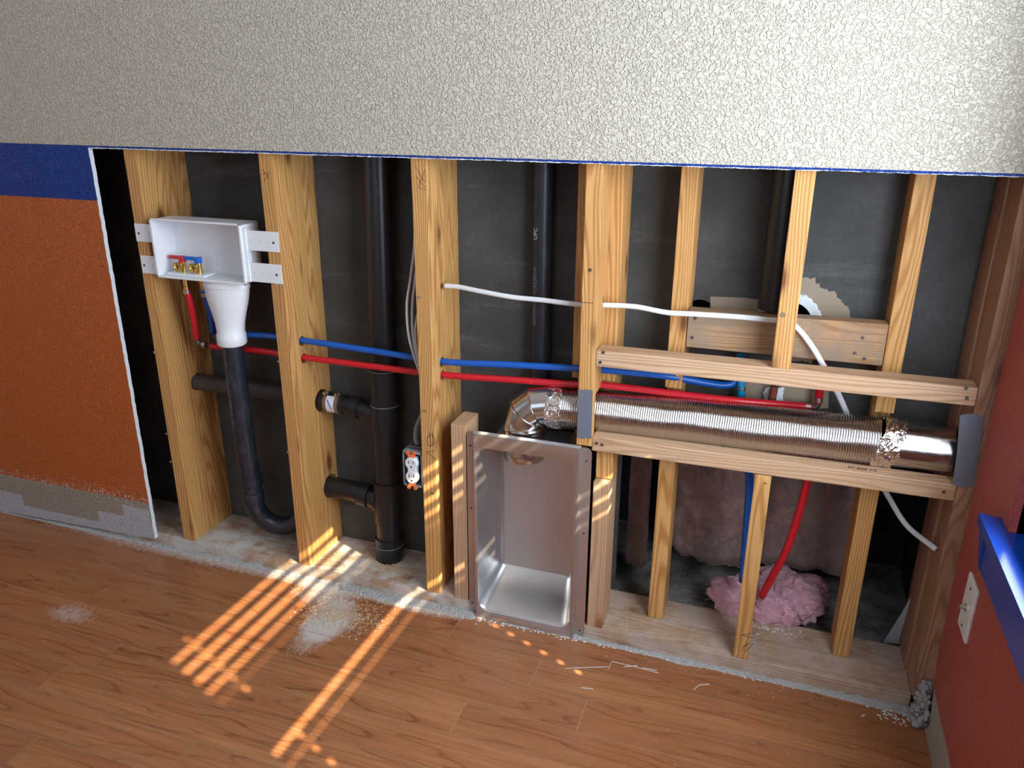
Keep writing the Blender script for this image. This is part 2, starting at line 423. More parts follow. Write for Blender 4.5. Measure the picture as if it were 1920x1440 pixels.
box(bm, -2.3, 2.4, -3.9, .9, -.1, -.02, mi=1)
fl = struct('floor', bm, ['laminate', 'seam'])
# painted drywall: sheet above the cut and the piece left standing at the left
def jag(a, b, n, amp):
    out = []
    for i in range(n+1):
        t = i/n; out.append((a[0]+(b[0]-a[0])*t+(rnd.uniform(-amp, amp) if 0 < i < n and abs(b[1]-a[1]) > abs(b[0]-a[0]) else 0),
                             a[1]+(b[1]-a[1])*t+(rnd.uniform(-amp, amp) if 0 < i < n and abs(b[1]-a[1]) <= abs(b[0]-a[0]) else 0)))
    return out
pts = [(-2.15, 2.44), (-2.15, 0.002), (-.75, .004)]+[(-.1, .026)]
pts += jag((-.1, .026), (-.099, ZC), 90, .0011)[1:]
pts += jag((-.099, ZC), (WX, ZC+.0015), 240, .0008)[1:]
pts += [(WX, 2.44)]
bm = B(); ngon_prism(bm, pts, -DW, 0, 1, 0)
struct('wall_back', bm, ['wall_paint', 'gypsum'])
# far drywall seen from behind through the studs, with the round hole and the lower opening
bm = B()
hc = at(1478, 600, 'y', YB); HX, HZ, HR = hc.x, hc.z-.008, .058
outer = [(-.75, 0), (-.75, 1.5), (2.3, 1.5), (2.3, .56), (1.29, .56), (1.29, 0)]
ngon_prism(bm, outer, YB, YB+.013, 0, 0)
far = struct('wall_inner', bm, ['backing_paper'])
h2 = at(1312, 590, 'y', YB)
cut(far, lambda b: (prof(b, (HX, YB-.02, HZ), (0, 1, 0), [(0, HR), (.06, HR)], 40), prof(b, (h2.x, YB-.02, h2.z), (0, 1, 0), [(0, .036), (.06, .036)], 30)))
# enclosure of the deep cavity and the room around
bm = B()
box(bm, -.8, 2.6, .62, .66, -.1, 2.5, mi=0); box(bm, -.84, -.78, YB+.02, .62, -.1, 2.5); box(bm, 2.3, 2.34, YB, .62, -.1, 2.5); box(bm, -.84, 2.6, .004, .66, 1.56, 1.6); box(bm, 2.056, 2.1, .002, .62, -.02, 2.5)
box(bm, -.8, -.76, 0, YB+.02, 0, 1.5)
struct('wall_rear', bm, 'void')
bm = B(); box(bm, .6, 2.35, YB+.001, .62, -.02, .004); struct('cavity_ground', bm, 'subfloor')  # dusty ground of the cavity behind the rear plate
bm = B(); box(bm, -2.2, WX+.2, -3.6, .02, 2.44, 2.5); struct('ceiling', bm, 'ceiling_paint')
bm = B()
for q in ((-2.25, -2.15, -3.6, -2.55, 0, 2.44), (-2.25, -2.15, -1.25, .0, 0, 2.44), (-2.25, -2.15, -2.55, -1.25, 0, .8), (-2.25, -2.15, -2.55, -1.25, 2.1, 2.44)): box(bm, *q)
struct('wall_left', bm, 'far_paint')
bm = B()
for q in ((-2.2, .05, -3.6, -3.5, 0, 2.44), (1.75, WX+.1, -3.6, -3.5, 0, 2.44), (.05, 1.75, -3.6, -3.5, 0, .8), (.05, 1.75, -3.6, -3.5, 2.1, 2.44)): box(bm, *q)
struct('wall_front', bm, 'far_paint')
# right wall with window opening
WY0, WY1, WZ0, WZ1 = -.262, -1.28, .612, 1.95
bm = B(); T = .13
edge = [(0, -DW*.2)]
def rw(ya, yb, za, zb): box(bm, WX, WX+T, ya, yb, za, zb)
rw(-3.6, WY1, 0, 2.44); rw(WY1, WY0, 0, WZ0); rw(WY1, WY0, WZ1, 2.44)
# strip between window and corner, with a ragged torn edge
zz = [i/60*2.44 for i in range(61)]
ys = []
for z in zz:
    if z < .06: y = -.075+rnd.uniform(-.01, .01)
    elif z < .20: y = -.055+(z-.06)*.28+rnd.uniform(-.012, .012)
    elif z < .3: y = -.020+rnd.uniform(-.004, .004)
    else: y = -.012+rnd.uniform(-.0015, .0015)
    ys.append(y if z < ZC else -DW)
for k in range(60):
    a, b_ = (ys[k], zz[k]), (ys[k+1], zz[k+1])
    f1 = [bm.verts.new(p) for p in ((WX, WY0, zz[k]), (WX, a[0], a[1]), (WX, b_[0], b_[1]), (WX, WY0, zz[k+1]))]
    f2 = [bm.verts.new(v.co+Vector((DW, 0, 0))) for v in f1]
    bm.faces.new(f1); bm.faces.new(f2[::-1])
    bm.faces.new((f1[1], f1[2], f2[2], f2[1])).material_index = 1
box(bm, WX+DW, WX+T, WY0, -.02, 0, 2.44)
# return of the opening beside the sill
bm.verts.ensure_lookup_table()
box(bm, WX, WX+T, WY0, WY0+.0008, WZ0, WZ1)
struct('wall_right', bm, ['right_wall_paint', 'gypsum'])
# windows: frame and pane
def window(name, q, pane):
    o = struct(name, q, 'blind'); p = obj('pane', pane, 'glass', o)
bm = B()
for a, b_, c_, d_ in ((WY1, WY0, WZ0, WZ0+.04), (WY1, WY0, WZ1-.04, WZ1), (WY1, WY1+.04, WZ0, WZ1), (WY0-.04, WY0, WZ0, WZ1)): box(bm, WX+T-.03, WX+T, a, b_, c_, d_, .003)
pb = B(); box(pb, WX+T-.016, WX+T-.013, WY1+.03, WY0-.03, WZ0+.03, WZ1-.03); window('window_1', bm, pb)
for nm, ax, c0, a0, a1 in (('fill_window_2', 'y', -3.5, .05, 1.75), ('fill_window_3', 'x', -2.15, -2.55, -1.25)):  # unseen rear and left windows, added to go with the fill lights
    bm = B(); pb = B()
    for a, b_, c_, d_ in ((a0, a1, .8, .85), (a0, a1, 2.05, 2.1), (a0, a0+.05, .8, 2.1), (a1-.05, a1, .8, 2.1), ((a0+a1)/2-.025, (a0+a1)/2+.025, .8, 2.1)):
        if ax == 'y': box(bm, a, b_, c0-.07, c0-.02, c_, d_)
        else: box(bm, c0-.07, c0-.02, a, b_, c_, d_)
    if ax == 'y': box(pb, a0, a1, c0-.05, c0-.047, .8, 2.1)
    else: box(pb, c0-.05, c0-.047, a0, a1, .8, 2.1)
    window(nm, bm, pb)
# window sill and apron (painted blue)
sill = empty('window_sill', (WX, -.75, WZ0-.02), 'glossy blue wooden window sill with scraped paint on the right wall', 'window sill')
bm = B(); ngon = [(2.006, -.205), (2.006, -1.36), (WX, -1.36), (WX, WY1+.001), (WX+.05, WY1+.001), (WX+.05, WY0-.001), (WX, WY0-.001), (WX, -.215)]
a = [bm.verts.new((x, y, WZ0+.001)) for x, y in ngon]; b_ = [bm.verts.new((x, y, WZ0-.019)) for x, y in ngon]; n = len(ngon)
bm.faces.new(a); bm.faces.new(b_[::-1])
for i in range(n): bm.faces.new((a[i], b_[i], b_[(i+1) % n], a[(i+1) % n]))
obj('stool_board', bm, 'sill_paint', sill)
bm = B(); box(bm, 2.012, WX, -1.34, -.26, WZ0-.082, WZ0-.019, .002); 
hexa(bm, [(2.012, -.262, WZ0-.082), (WX, -.262, WZ0-.082), (WX, -.25, WZ0-.082), (2.012, -.25, WZ0-.082), (2.007, -.262, WZ0-.019), (WX, -.262, WZ0-.019), (WX, -.225, WZ0-.019), (2.007, -.225, WZ0-.019)])
obj('apron', bm, 'sill_paint', sill)
# closed slatted blind: a few slats do not quite meet, lift cords pass through slots
blind = empty('window_blind', (WX+.045, -.76, 1.93), 'closed white slatted blind hanging in the right window', 'blind')
BX = WX+.045; zt = 1.474; PB = .0424
bm = B(); box(bm, BX-.02, BX+.02, -1.22, -.27, 1.91, 1.948, .002); obj('headrail', bm, 'blind', blind)
# how far each slat falls short of the next: along its whole length / only near the corner end
gaps = {0: .010, 1: .012, 2: .012, 3: .008, 4: .002, 8: .011, 9: .003}
short = {8: .010, 9: .009, 10: .007}
for k in range(-10, 21):
    top = zt-k*PB; bot = top-PB
    if bot < WZ0+.01 or top > 1.91: continue
    b_ = bot
    h0, h1 = (top+b_)/2-.006, (top+b_)/2+.006
    bm = B(); yy = [(-1.155, 0), (-1.0665, 1 if (.93 < b_ < 1.13 or 1.25 < b_ < 1.5) else 0), (-1.0575, 0), (-.4675, 1 if b_ < .93 else 0), (-.4585, 0), (-.405, 2), (-.275, 0)]
    for (ya_, kind), (yb_, _) in zip(yy, yy[1:]):
        tp = top-(short if kind == 2 else gaps).get(k, -.004)
        if kind != 1: box(bm, BX, BX+.0012, ya_, yb_, b_, tp)
        else: box(bm, BX, BX+.0012, ya_, yb_, b_, h0); box(bm, BX, BX+.0012, ya_, yb_, h1, tp)
    bmesh.ops.rotate(bm, cent=(BX, -.7, top), matrix=Matrix.Rotation(math.radians(-1.5), 3, 'Z'), verts=bm.verts)
    obj('slat', bm, 'blind', blind)
# board that closes the side between blind and frame (valance return)
bm = B(); box(bm, BX+.004, BX+.03, WY1, -1.150, WZ0, 1.95); obj('side_panel', bm, 'blind', blind)
bm = B(); box(bm, BX+.004, BX+.03, -.285, WY0, WZ0, 1.95); obj('side_panel', bm, 'blind', blind)

# sole plates
bm = B(); box(bm, -2.1, 2.012, 0, .0885, 0, .038, .0015); PLATES = [tag(obj('sole_plate', bm, 'plate_x'), 'dusty wooden sole plate along the floor edge, front one of two', 'wood plate')]
bm = B(); box(bm, -.76, 2.1, .0895, YB, 0, .038, .0015); PLATES += [tag(obj('sole_plate', bm, 'plate_x'), 'dusty wooden sole plate behind the front plate, under the rear studs', 'wood plate')]
# crushed drywall dust along the floor edge
bm = B(); N = 900; rows = 7; grid = []
for i in range(N+1):
    x = -.74+i/N*2.78; env = .35+.65*max(0, noise.noise(Vector((x*4, 3, 0)))+.35)
    wy = -.016-.012*max(0, noise.noise(Vector((x*9, 0, 5))))
    if .55 < x < .95: wy -= .012; env += .5
    if x > 1.8: env += (x-1.8)*4; wy -= (x-1.8)*.05
    grid.append([bm.verts.new((x, wy*(1-j/(rows-1)), -.0006 if j == 0 else max(0, (math.sin(j/(rows-1)*2.2)*.007*env)+.0035*noise.noise(Vector((x*160, j*1.1, 1)))))) for j in range(rows)])
for a, b_ in zip(grid, grid[1:]):
    for j in range(rows-1): bm.faces.new((a[j], a[j+1], b_[j+1], b_[j]))
o = tag(obj('drywall_dust', bm, 'crumble', origin=(0, 0, 0)), 'white crushed drywall dust along the edge of the wood floor', 'dust'); o['kind'] = 'stuff'

# ------------------------------------------------------------------ studs
S = .4064
def stud(x0, x1, y0, y1, z0, z1, label, mat='pine', group=None, name='wall_stud', nl=()):
    bm = B(); box(bm, x0, x1, y0, y1, z0, z1, .0018)
    o = tag(obj(name, bm, mat, origin=((x0+x1)/2, (y0+y1)/2, z0), smooth=None), label, 'wood stud', group)
    nails(o, nl)
    return o
ZT = 1.45
HZB, HZR = .699, .650
def hole(y, z, r): return lambda b: prof(b, (-.5, y, z), (1, 0, 0), [(0, r), (2.2, r)], 20)
F = {}
GR = 'front studs of the opened wall'
F[1] = stud(0, .038, 0, .089, .038, ZT, 'leftmost front wall stud, next to the cut drywall edge', group=GR, nl=[(.009, .636), (.006, .39), (.004, .3)])
F[2] = stud(S, S+.038, 0, .089, .038, ZT, 'front wall stud right of the white washer box', group=GR, nl=[(.413, .655), (.413, .395), (.43, .86)])
x3 = 2*S-.003; F[3] = stud(x3, x3+.038, 0, .089, .038, ZT, 'front wall stud right of the outlet box', group=GR, nl=[(.822, .86), (.827, .572), (.842, .345)])
x4 = 3*S-.006; F[4] = stud(x4, x4+.037, 0, .089, .538, ZT, 'front wall stud behind the grey strap, above the metal box', group=GR)
screw(F[4], (x4+.017, -.001, .955), (0, -1, 0))
GB = 'rear studs of the opened wall'
Rr = {}
Rr[1] = stud(.002, .040, .090, YB, .038, ZT, 'rear wall stud directly behind the leftmost front stud', group=GB)
Rr[2] = stud(S+.002, S+.037, .090, YB, .038, ZT, 'rear wall stud behind the front stud by the washer box', group=GB)
Rr[3] = stud(x3+.002, x3+.037, .090, YB, .038, ZT, 'rear wall stud behind the front stud by the outlet', group=GB)
Rr[4] = stud(1.174, 1.2115, .090, YB, .038, ZT, 'shaded rear wall stud left of and behind the strapped stud', group=GB)
Rr[5] = stud(1.242, 1.279, .090, YB, .038, ZT, 'rear wall stud right of and behind the strapped stud', group=GB)
Rr[6] = stud(1.398, 1.436, .089, YB, .038, ZT, 'rear wall stud left of the horizontal block, behind the duct', group=GB)
Rr[7] = stud(1.847, 1.885, .089, YB, .038, ZT, 'rear wall stud right of the horizontal block, behind the duct', group=GB)
U6 = stud(4*S, 4*S+.038, 0, .072, .7765, ZT, 'short front stud hanging down onto the upper rail', group=GR)
screw(U6, (at(1468, 590, 'y', 0).x, -.001, at(1468, 590, 'y', 0).z), (0, -1, 0), 'steel', .005)
L6 = stud(4*S-.006, 4*S+.029, 0, .072, .038, .5275, 'short front stud standing under the lower rail', group=GR)
screw(L6, (at(1435, 906, 'y', 0).x, -.001, at(1435, 906, 'y', 0).z), (0, -1, 0), 'brass', .003)
stud(2.012, 2.052, -.0, .089, .038, ZT, 'front corner stud against the red right wall', 'pine_shaded', group=GR)
stud(2.006, 2.052, .090, YB+.02, .038, ZT, 'rear corner stud in the shaded right corner', 'pine_shaded', group=GB)
CL = stud(.892, .931, .0, .089, .038, .5455, 'short pale stud left of the recessed metal box', 'pine_pale')
CR = stud(1.258, 1.297, .0, .089, .038, .448, 'short pale stud right of the recessed metal box', 'pine_pale')
stud(1.2585, 1.297, .02, .089, .45, .522, 'small wood block on the short stud beside the metal box', 'pine')
# holes for pipes, notch for the duct
DY, DZ0, DZ1, DR = .075, .600, .614, .0535
def dz(x): return DZ0+(DZ1-DZ0)*(x-1.25)/.73
for k in (1, 2, 3):
    if k > 1: cut(F[k], hole(.056, .697 if k == 2 else .683, .0135)); cut(F[k], hole(.058, .648, .0135))
cut(F[4], lambda b: box(b, 1.1, 1.35, .019, .12, .53, .664))
cut(F[4], hole(.058, .875, .009))
cut(F[3], hole(.066, .874, .008))
for k in (4, 5): cut(Rr[k], lambda b: box(b, 1.1, 1.35, .05, .15, .535, .672))
for k in (6, 7): cut(Rr[k], lambda b: box(b, 1.3, 2, .05, .137, .54, .675))
cut(F[1], hole(.105, .515, .026)); cut(Rr[1], hole(.107, .516, .026))
cut(F[2], hole(.125, .503, .032)); cut(Rr[2], hole(.125, .503, .032)); cut(Rr[2], hole(.135, .231, .036))
cut(Rr[4], lambda b: box(b, 1.1, 1.25, .05, .13, 0, .541))
for p_ in PLATES: cut(p_, lambda b: box(b, .9565, 1.2265, -.05, .1245, -.01, .2))
# rails
def rail(name, zl, zr, h, dep, x0, x1, label):
    bm = B(); hexa(bm, [(x0, 0, zl), (x1, 0, zr), (x1, dep, zr), (x0, dep, zl), (x0, 0, zl+h), (x1, 0, zr+h), (x1, dep, zr+h), (x0, dep, zl+h)], .003)
    return tag(obj(name, bm, 'pine_pale_x', origin=((x0+x1)/2, 0, zl)), label, 'wood rail')
RU = rail('horizontal_rail', .7365, .741, .039, .048, 1.2505, 2.0115, 'pale wooden rail running horizontally above the silver duct')
for x, z in ((1.262, .748), (1.268, .772), (1.995, .757), (1.99, .777)): screw(RU, (x, -.001, z), (0, -1, 0))
RL = rail('horizontal_rail', .5275, .532, .037, .042, 1.2505, 2.0115, 'pale knotty wooden rail running horizontally under the silver duct')
for x, z in ((1.262, .549), (1.275, .547), (1.99, .55)): screw(RL, (x, -.001, z), (0, -1, 0))
p = at(1590, 884, 'z', .568)
text('lumber_stamp', '27 2x4 +2', .014, (p.x, .012, dz(1.8)*0+.5690+.0002), (1, 0, 0.006), (0, 1, 0), 'pencil', RL, .0001)
bm = B(); hexa(bm, [(1.4375, .089, .7765), (1.846, .089, .7775), (1.846, .127, .7775), (1.4375, .127, .7765), (1.4375, .089, .862), (1.846, .089, .868), (1.846, .127, .868), (1.4375, .127, .862)], .002)
blk = tag(obj('blocking_board', bm, 'pine_old_x'), 'weathered wooden block nailed between two rear studs behind the duct', 'wood block')
for x, z in ((1.453, .845), (1.45, .80), (1.80, .835), (1.79, .80), (1.81, .79)): screw(blk, (x, .088, z), (0, -1, 0))

# torn paper patches and plaster around the hole of the far drywall
def patch(name, pts, y, mat, label, cat, th=.0008):
    bm = B(); ngon_prism(bm, pts, y-th, y); return tag(obj(name, bm, mat), label, cat)
px = lambda L: [(at(u, v, 'y', YB).x, at(u, v, 'y', YB).z) for u, v in L]
bm = B()
def ring(bm, cx, cz, ri, ro_f, y, th, n=72):
    A = []
    for k in range(n):
        t = 2*math.pi*k/n; ro = ro_f(t)
        A.append([bm.verts.new((cx+r*math.cos(t), yy, cz+r*math.sin(t))) for r, yy in ((ri, y), (ri, y-th), (ro*.95, y-th), (ro, y))])
    for k in range(n):
        a, b_ = A[k], A[(k+1) % n]
        for j in range(4): bm.faces.new((a[j], b_[j], b_[(j+1) % 4], a[(j+1) % 4]))
rn = random.Random(5)
def tornR(t):
    base = .088+.036*math.cos(t-.25)+.016*noise.noise(Vector((math.cos(t)*2.2, math.sin(t)*2.2, 3)))
    return base+.006*noise.noise(Vector((math.cos(t)*14, math.sin(t)*14, 1)))+rn.uniform(-.002, .003)
ring(bm, HX, HZ, HR+.001, tornR, YB-.0002, .0006, 160)
pp = px([(1332, 556), (1395, 558), (1425, 562), (1425, 640), (1332, 640)])
ngon_prism(bm, pp, YB-.0006, YB-.0002)
tag(obj('torn_paper', bm, 'torn_paper'), 'tan patch of torn paper around the round hole in the back board', 'torn paper')
bm = B(); ring(bm, HX, HZ, HR-.006, lambda t: HR+.013+rn.uniform(-.003, .004), YB-.001, .006, 90)
tag(obj('plaster_ring', bm, 'gypsum'), 'ragged white plaster rim around the round hole behind the block', 'plaster')
bm = B(); ngon_prism(bm, px([(1395, 715), (1425, 700), (1440, 690), (1555, 690), (1553, 765), (1400, 770), (1390, 745)]), YB-.001, YB-.0002)
tag(obj('torn_paper', bm, 'torn_paper'), 'tan torn paper patch low on the back board under the upper rail', 'torn paper')
bm = B(); c0 = at(1455, 742, 'y', YB-.012)
bmesh.ops.create_icosphere(bm, subdivisions=4, radius=.021)
for v in bm.verts:
    v.co *= 1+.9*noise.noise(v.co*70); v.co.y *= .35; v.co += c0
tag(obj('plaster_lump', bm, 'gypsum'), 'crumpled white plaster lump on the back board above the duct', 'plaster')
bm = B(); tube(bm, [c0+Vector((-.006, -.02, .03)), c0+Vector((-.008, -.02, -.004))], .009, 14)
tag(obj('pipe_stub', bm, plain('rust', (.16, .035, .025), .7).name), 'short rusty pipe stub in front of the white plaster lump', 'pipe')

# ------------------------------------------------------------------ washer outlet box
WB = empty('washer_outlet_box', (.205, 0, .857), 'white plastic washer outlet box with funnel fixed between two studs', 'outlet box')
x0, x1, z0, z1, yf, yb, th = .069, .340, .857, 1.006, -.0155, .062, .003
bm = B()
box(bm, x0, x1, yb-th, yb, z0, z1, .001)
box(bm, x0, x1, yf, yb, z1-th, z1, .001); box(bm, x0, x0+th, yf, yb, z0, z1, .001); box(bm, x1-th, x1, yf, yb, z0, z1, .001); box(bm, x0, x1, yf, yb, z0, z0+th, .001)
for a in ((x0-.004, x1+.004, yf-.002, yf+.002, z1-.002, z1+.003), (x0-.004, x1+.004, yf-.002, yf+.002, z0-.003, z0+.002), (x0-.004, x0+.002, yf-.002, yf+.002, z0-.003, z1+.003), (x1-.002, x1+.004, yf-.002, yf+.002, z0-.003, z1+.003)): box(bm, *a, .001)
box(bm, x1, x1+.010, -.006, .010, z0+.004, z1-.01, .001)
box(bm, x1, x1+.004, .02, .05, z0+.02, z1-.02, .001)
obj('box_body', bm, 'white_plastic', WB)
bm = B(); box(bm, .088, .205, -.004, .045, z0+th, z0+th+.006, .002); obj('valve_base', bm, 'white_plastic', WB)
for xa, xb, za, zb, hs in ((.001, x0, .943, .990, (.012, .045)), (.005, x0, .858, .906, (.014, .043)), (x1, .443, .942, .992, (.362, .387, .412, .428)), (x1, .443, .862, .911, (.362, .387, .412, .428))):
    bm = B(); box(bm, xa, xb, -.0026, -.0006, za, zb, .0005); tb = obj('mounting_tab', bm, 'white_plastic', WB)
    for i, hx in enumerate(hs):
        big = (i == 0 and xa < .1) or (i == 3)
        r = .0034 if big else .0011
        bm = B(); prof(bm, (hx, -.0024, (za+zb)/2-.002), (0, -1, 0), [(0, r), (.0012 if big else .0004, r*.9)], 10)
        s_ = obj('screw' if big else 'screw_hole', bm, 'dark_steel' if big else 'slot_black', tb)
bm = B(); FX, FY = .248, .027
prof(bm, (FX, FY, z0-.001), (0, 0, -1), [(0, .0), (0, .067), (.020, .069), (.021, .066), (.035, .064), (.06, .058), (.09, .048), (.12, .040), (.145, .0365), (.150, .039), (.176, .039), (.180, .036), (.180, .02)], 40, caps=False)
for v in bm.verts:
    k = max(0, min(1, (v.co.z-.70)/.15)); v.co.y = FY+(v.co.y-FY)*(1-.45*k); v.co.x += (1-k)*-.004
obj('funnel', bm, 'white_plastic', WB, smooth=50)
for i, (vx, cl, mh, hn) in enumerate(((.124, 'pex_red', 'handle_red', 'red'), (.174, 'pex_blue', 'handle_blue', 'blue'))):
    zb_ = z0+.009
    bm = B(); prof(bm, (vx, .018, zb_), (0, 0, 1), [(0, .010), (.003, .010), (.004, .0085), (.02, .0085), (.024, .0092), (.027, .009)], 20)
    prof(bm, (vx-.004, .018, zb_+.016), (-.12, -1, 0), [(0, .006), (.008, .0065), (.009, .0105), (.015, .0130), (.019, .0122), (.019, .0082), (.014, .0062), (.014, .0032)], 24, caps=False); prof(bm, (vx-.006, .0045, zb_+.016), (-.12, -1, 0), [(0, .0001), (.0001, .0035)], 12, mi=1)
    vv = obj('shutoff_valve', bm, ['brass', 'slot_black'], WB, smooth=40)
    vv['label'] = 'brass valve with a '+hn+' lever'
    bm = B(); box(bm, vx-.008, vx+.008, .010, .026, zb_+.026, zb_+.043, .003); box(bm, vx-.041, vx+.003, .014, .021, zb_+.033, zb_+.043, .002)
    obj('lever', bm, mh, vv)

# ------------------------------------------------------------------ water lines
def pexpts(L): return [at(u, v, 'y', y) for u, v, y in L]
def ringat(o, p, ax, r=.0098, l=.010):
    a = Vector(ax).normalized(); bm = B(); prof(bm, Vector(p)-a*l/2, a, [(0, r), (l*.3, r), (l*.35, r*.9), (l*.65, r*.9), (l*.7, r), (l, r)], 18); obj('crimp_ring', bm, 'steel', o, smooth=30)
def elbow(o, p, a, b_, r=.0075, l=.016):
    bm = B(); p = Vector(p); tube(bm, [p+Vector(a).normalized()*l, p+Vector(a).normalized()*.005, p+Vector(b_).normalized()*.005, p+Vector(b_).normalized()*l], r, 12)
    obj('elbow_fitting', bm, 'dark_steel', o, smooth=50)
# hot
e0 = at(371, 645, 'y', .048); r0 = Vector((.124, .018, z0-.004))
hot = empty('hot_water_line', e0, 'red water pipe running through the studs from the washer box', 'water pipe')
bm = B(); prof(bm, r0, (0, 0, -1), [(0, .007), (.03, .007), (.03, .009), (.034, .009)], 16); obj('brass_adapter', bm, 'brass', hot, smooth=40)
bm = B(); tube(bm, smoothpath([r0+Vector((0, 0, -.03)), Vector((.1245, .028, .75)), e0+Vector((-.002, 0, .014))]), .0088, 16); obj('riser', bm, 'pex_red', hot, smooth='all')
ringat(hot, r0+Vector((0, 0, -.04)), (0, 0, 1)); ringat(hot, e0+Vector((-.001, 0, .022)), (0, 0, 1)); elbow(hot, e0, (0, 0, 1), (1, .12, -.02)); ringat(hot, e0+Vector((.02, .003, -.0005)), (1, .1, 0))
Lr = [(395, 649, .054), (445, 654, .066), (490, 658, .064), (570, 670, .058), (700, 687, .059), (833, 703, .060), (960, 712, .062), (1085, 721, .068), (1140, 723, .075), (1290, 741, .088), (1400, 753, .10), (1500, 761, .14), (1522, 763, .145)]
bm = B(); P_ = smoothpath(pexpts(Lr), 8); tube(bm, P_, .0083, 16); obj('tubing', bm, 'pex_red', hot, smooth='all')
e1 = P_[-1]+Vector((.012, 0, 0)); elbow(hot, e1, (-1, 0, 0), (0, 0, 1)); ringat(hot, e1+Vector((-.02, 0, 0)), (1, 0, 0)); ringat(hot, e1+Vector((0, 0, .02)), (0, 0, 1))
bm = B(); tube(bm, [e1+Vector((0, 0, .012)), e1+Vector((-.002, 0, .12))], .0088, 16); obj('riser', bm, 'pex_red', hot, smooth='all')
bm = B(); lowp = pexpts([(1527, 850, .15), (1512, 910, .14), (1497, 965, .14), (1475, 1030, .14), (1450, 1078, .15), (1428, 1118, .16)])
tube(bm, smoothpath(lowp), .0095, 16); h2o = tag(obj('hot_water_tubing', bm, 'pex_red', smooth='all'), 'curved red pipe dropping into the pink insulation under the duct', 'water pipe')
# cold
e0 = at(404, 634, 'y', .078); r0 = Vector((.174, .018, z0-.004))
cold = empty('cold_water_line', e0, 'blue water pipe running through the studs from the washer box', 'water pipe')
bm = B(); prof(bm, r0, (0, 0.15, -1), [(0, .007), (.035, .007)], 16); obj('brass_adapter', bm, 'brass', cold, smooth=40)
bm = B(); tube(bm, smoothpath([r0+Vector((0, .005, -.03)), at(393, 580, 'y', .045), e0+Vector((-.004, -.003, .016))]), .0088, 16); obj('riser', bm, 'pex_blue', cold, smooth='all')
ringat(cold, r0+Vector((0, .007, -.045)), (0, -.2, 1)); ringat(cold, e0+Vector((-.004, -.003, .022)), (0, 0, 1)); elbow(cold, e0, (0, 0, 1), (1, 0, -.02)); ringat(cold, e0+Vector((.018, 0, 0)), (1, 0, 0))
Lb = [(418, 630, .076), (480, 628, .066), (565, 638, .056), (700, 658, .058), (833, 678, .060), (960, 684, .062), (1085, 691, .066), (1150, 695, .075), (1250, 705, .088), (1360, 722, .14), (1384, 700, .15), (1388, 660, .15)]
bm = B(); tube(bm, smoothpath(pexpts(Lb), 8), .0083, 16); obj('tubing', bm, 'pex_blue', cold, smooth='all')
bm = B(); tube(bm, pexpts([(1389, 662, .142), (1390, 775, .142)]), .0095, 16); cy = tag(obj('cold_water_tubing', bm, 'pex_cyan', smooth='all'), 'bright cyan vertical pipe behind the rail above the duct', 'water pipe')
ringat(cy, at(1390, 728, 'y', .142), (0, 0, 1), .0103, .008)
bm = B(); tube(bm, smoothpath(pexpts([(1402, 870, .15), (1405, 910, .15), (1400, 990, .15), (1392, 1090, .16)])), .0095, 16); tag(obj('cold_water_tubing', bm, 'pex_blue', smooth='all'), 'dark blue pipe dropping behind the short stud under the duct', 'water pipe')

# ------------------------------------------------------------------ drain pipes
AB = 'abs'
sp_ = empty('standpipe', (.23, .04, .2), 'black drain standpipe and trap below the white washer funnel', 'drain pipe')
fz = z0-.175
path = [Vector((FX-.004, FY, fz)), Vector((FX-.006, .029, .60)), Vector((FX-.014, .040, .42)), Vector((FX-.018, .052, .27)), Vector((FX-.018, .055, .17))]
for i in range(1, 9):
    a = math.pi*i/8; path.append(Vector((FX+.046-.064*math.cos(a), .055+.075*i/8, .165-.075*math.sin(a))))
path += [Vector((FX+.112, .132, .25)), Vector((FX+.112, .132, .44)), Vector((FX+.112, .13, .52))]
bm = B(); tube(bm, path, .0345*.82, 24)
pipe_ = obj('pipe', bm, 'abs_dusty', sp_, smooth=60)
for zq, r in ((.255, .033), (.20, .0325)):
    bm = B(); prof(bm, (FX-.018, .0535, zq), (0, 0, 1), [(-.016, r*.92), (-.014, r), (.014, r), (.016, r*.92)], 24); obj('coupling', bm, 'abs_dusty', sp_, smooth=40)
text('pipe_lettering', 'DWV ABS UPC CELLULAR CORE 2 IN DIA', .0125, (FX-.0150, .0005, fz-.012), (-.04, .045, -1), (.94, -.30, 0), 'grey_text', pipe_, .0001)
bm = B(); tube(bm, [Vector((.031, .106, .516)), Vector((.20, .115, .513)), Vector((.36, .128, .508)), Vector((.47, .126, .504))], .0245, 24)
tag(obj('waste_pipe', bm, 'grey_pipe', smooth=60), 'grey horizontal drain pipe behind the standpipe from the leftmost stud', 'drain pipe')
ST = empty('drain_stack', (.636, .118, .038), 'tall black vertical drain stack beside the outlet box', 'drain pipe')
xt = lambda z: .636+(z-.038)*.0185; ytp = lambda z: .118+(z-.038)*.010
bm = B(); tube(bm, [(xt(z), ytp(z), z) for z in (.034, .3, .6, .9, 1.45)], .0355, 32); obj('pipe', bm, AB, ST, smooth=60)
for za, zb in ((.44, .62), (.16, .29), (.034, .11)):
    bm = B(); prof(bm, (xt(za), ytp(za), za), (.0185, .01, 1), [(0, .036), (.001, .040), (zb-za-.001, .040), (zb-za, .036)], 32); obj('coupling', bm, AB, ST, smooth=40)
for zq in (.621, .521, .085):
    bm = B(); tube(bm, [(xt(zq)+.0405*math.cos(a), ytp(zq)+.0405*math.sin(a), zq) for a in [2*math.pi*i/32 for i in range(33)]], .0013, 6, False); obj('glue_line', bm, 'grey_text', ST, smooth='all')
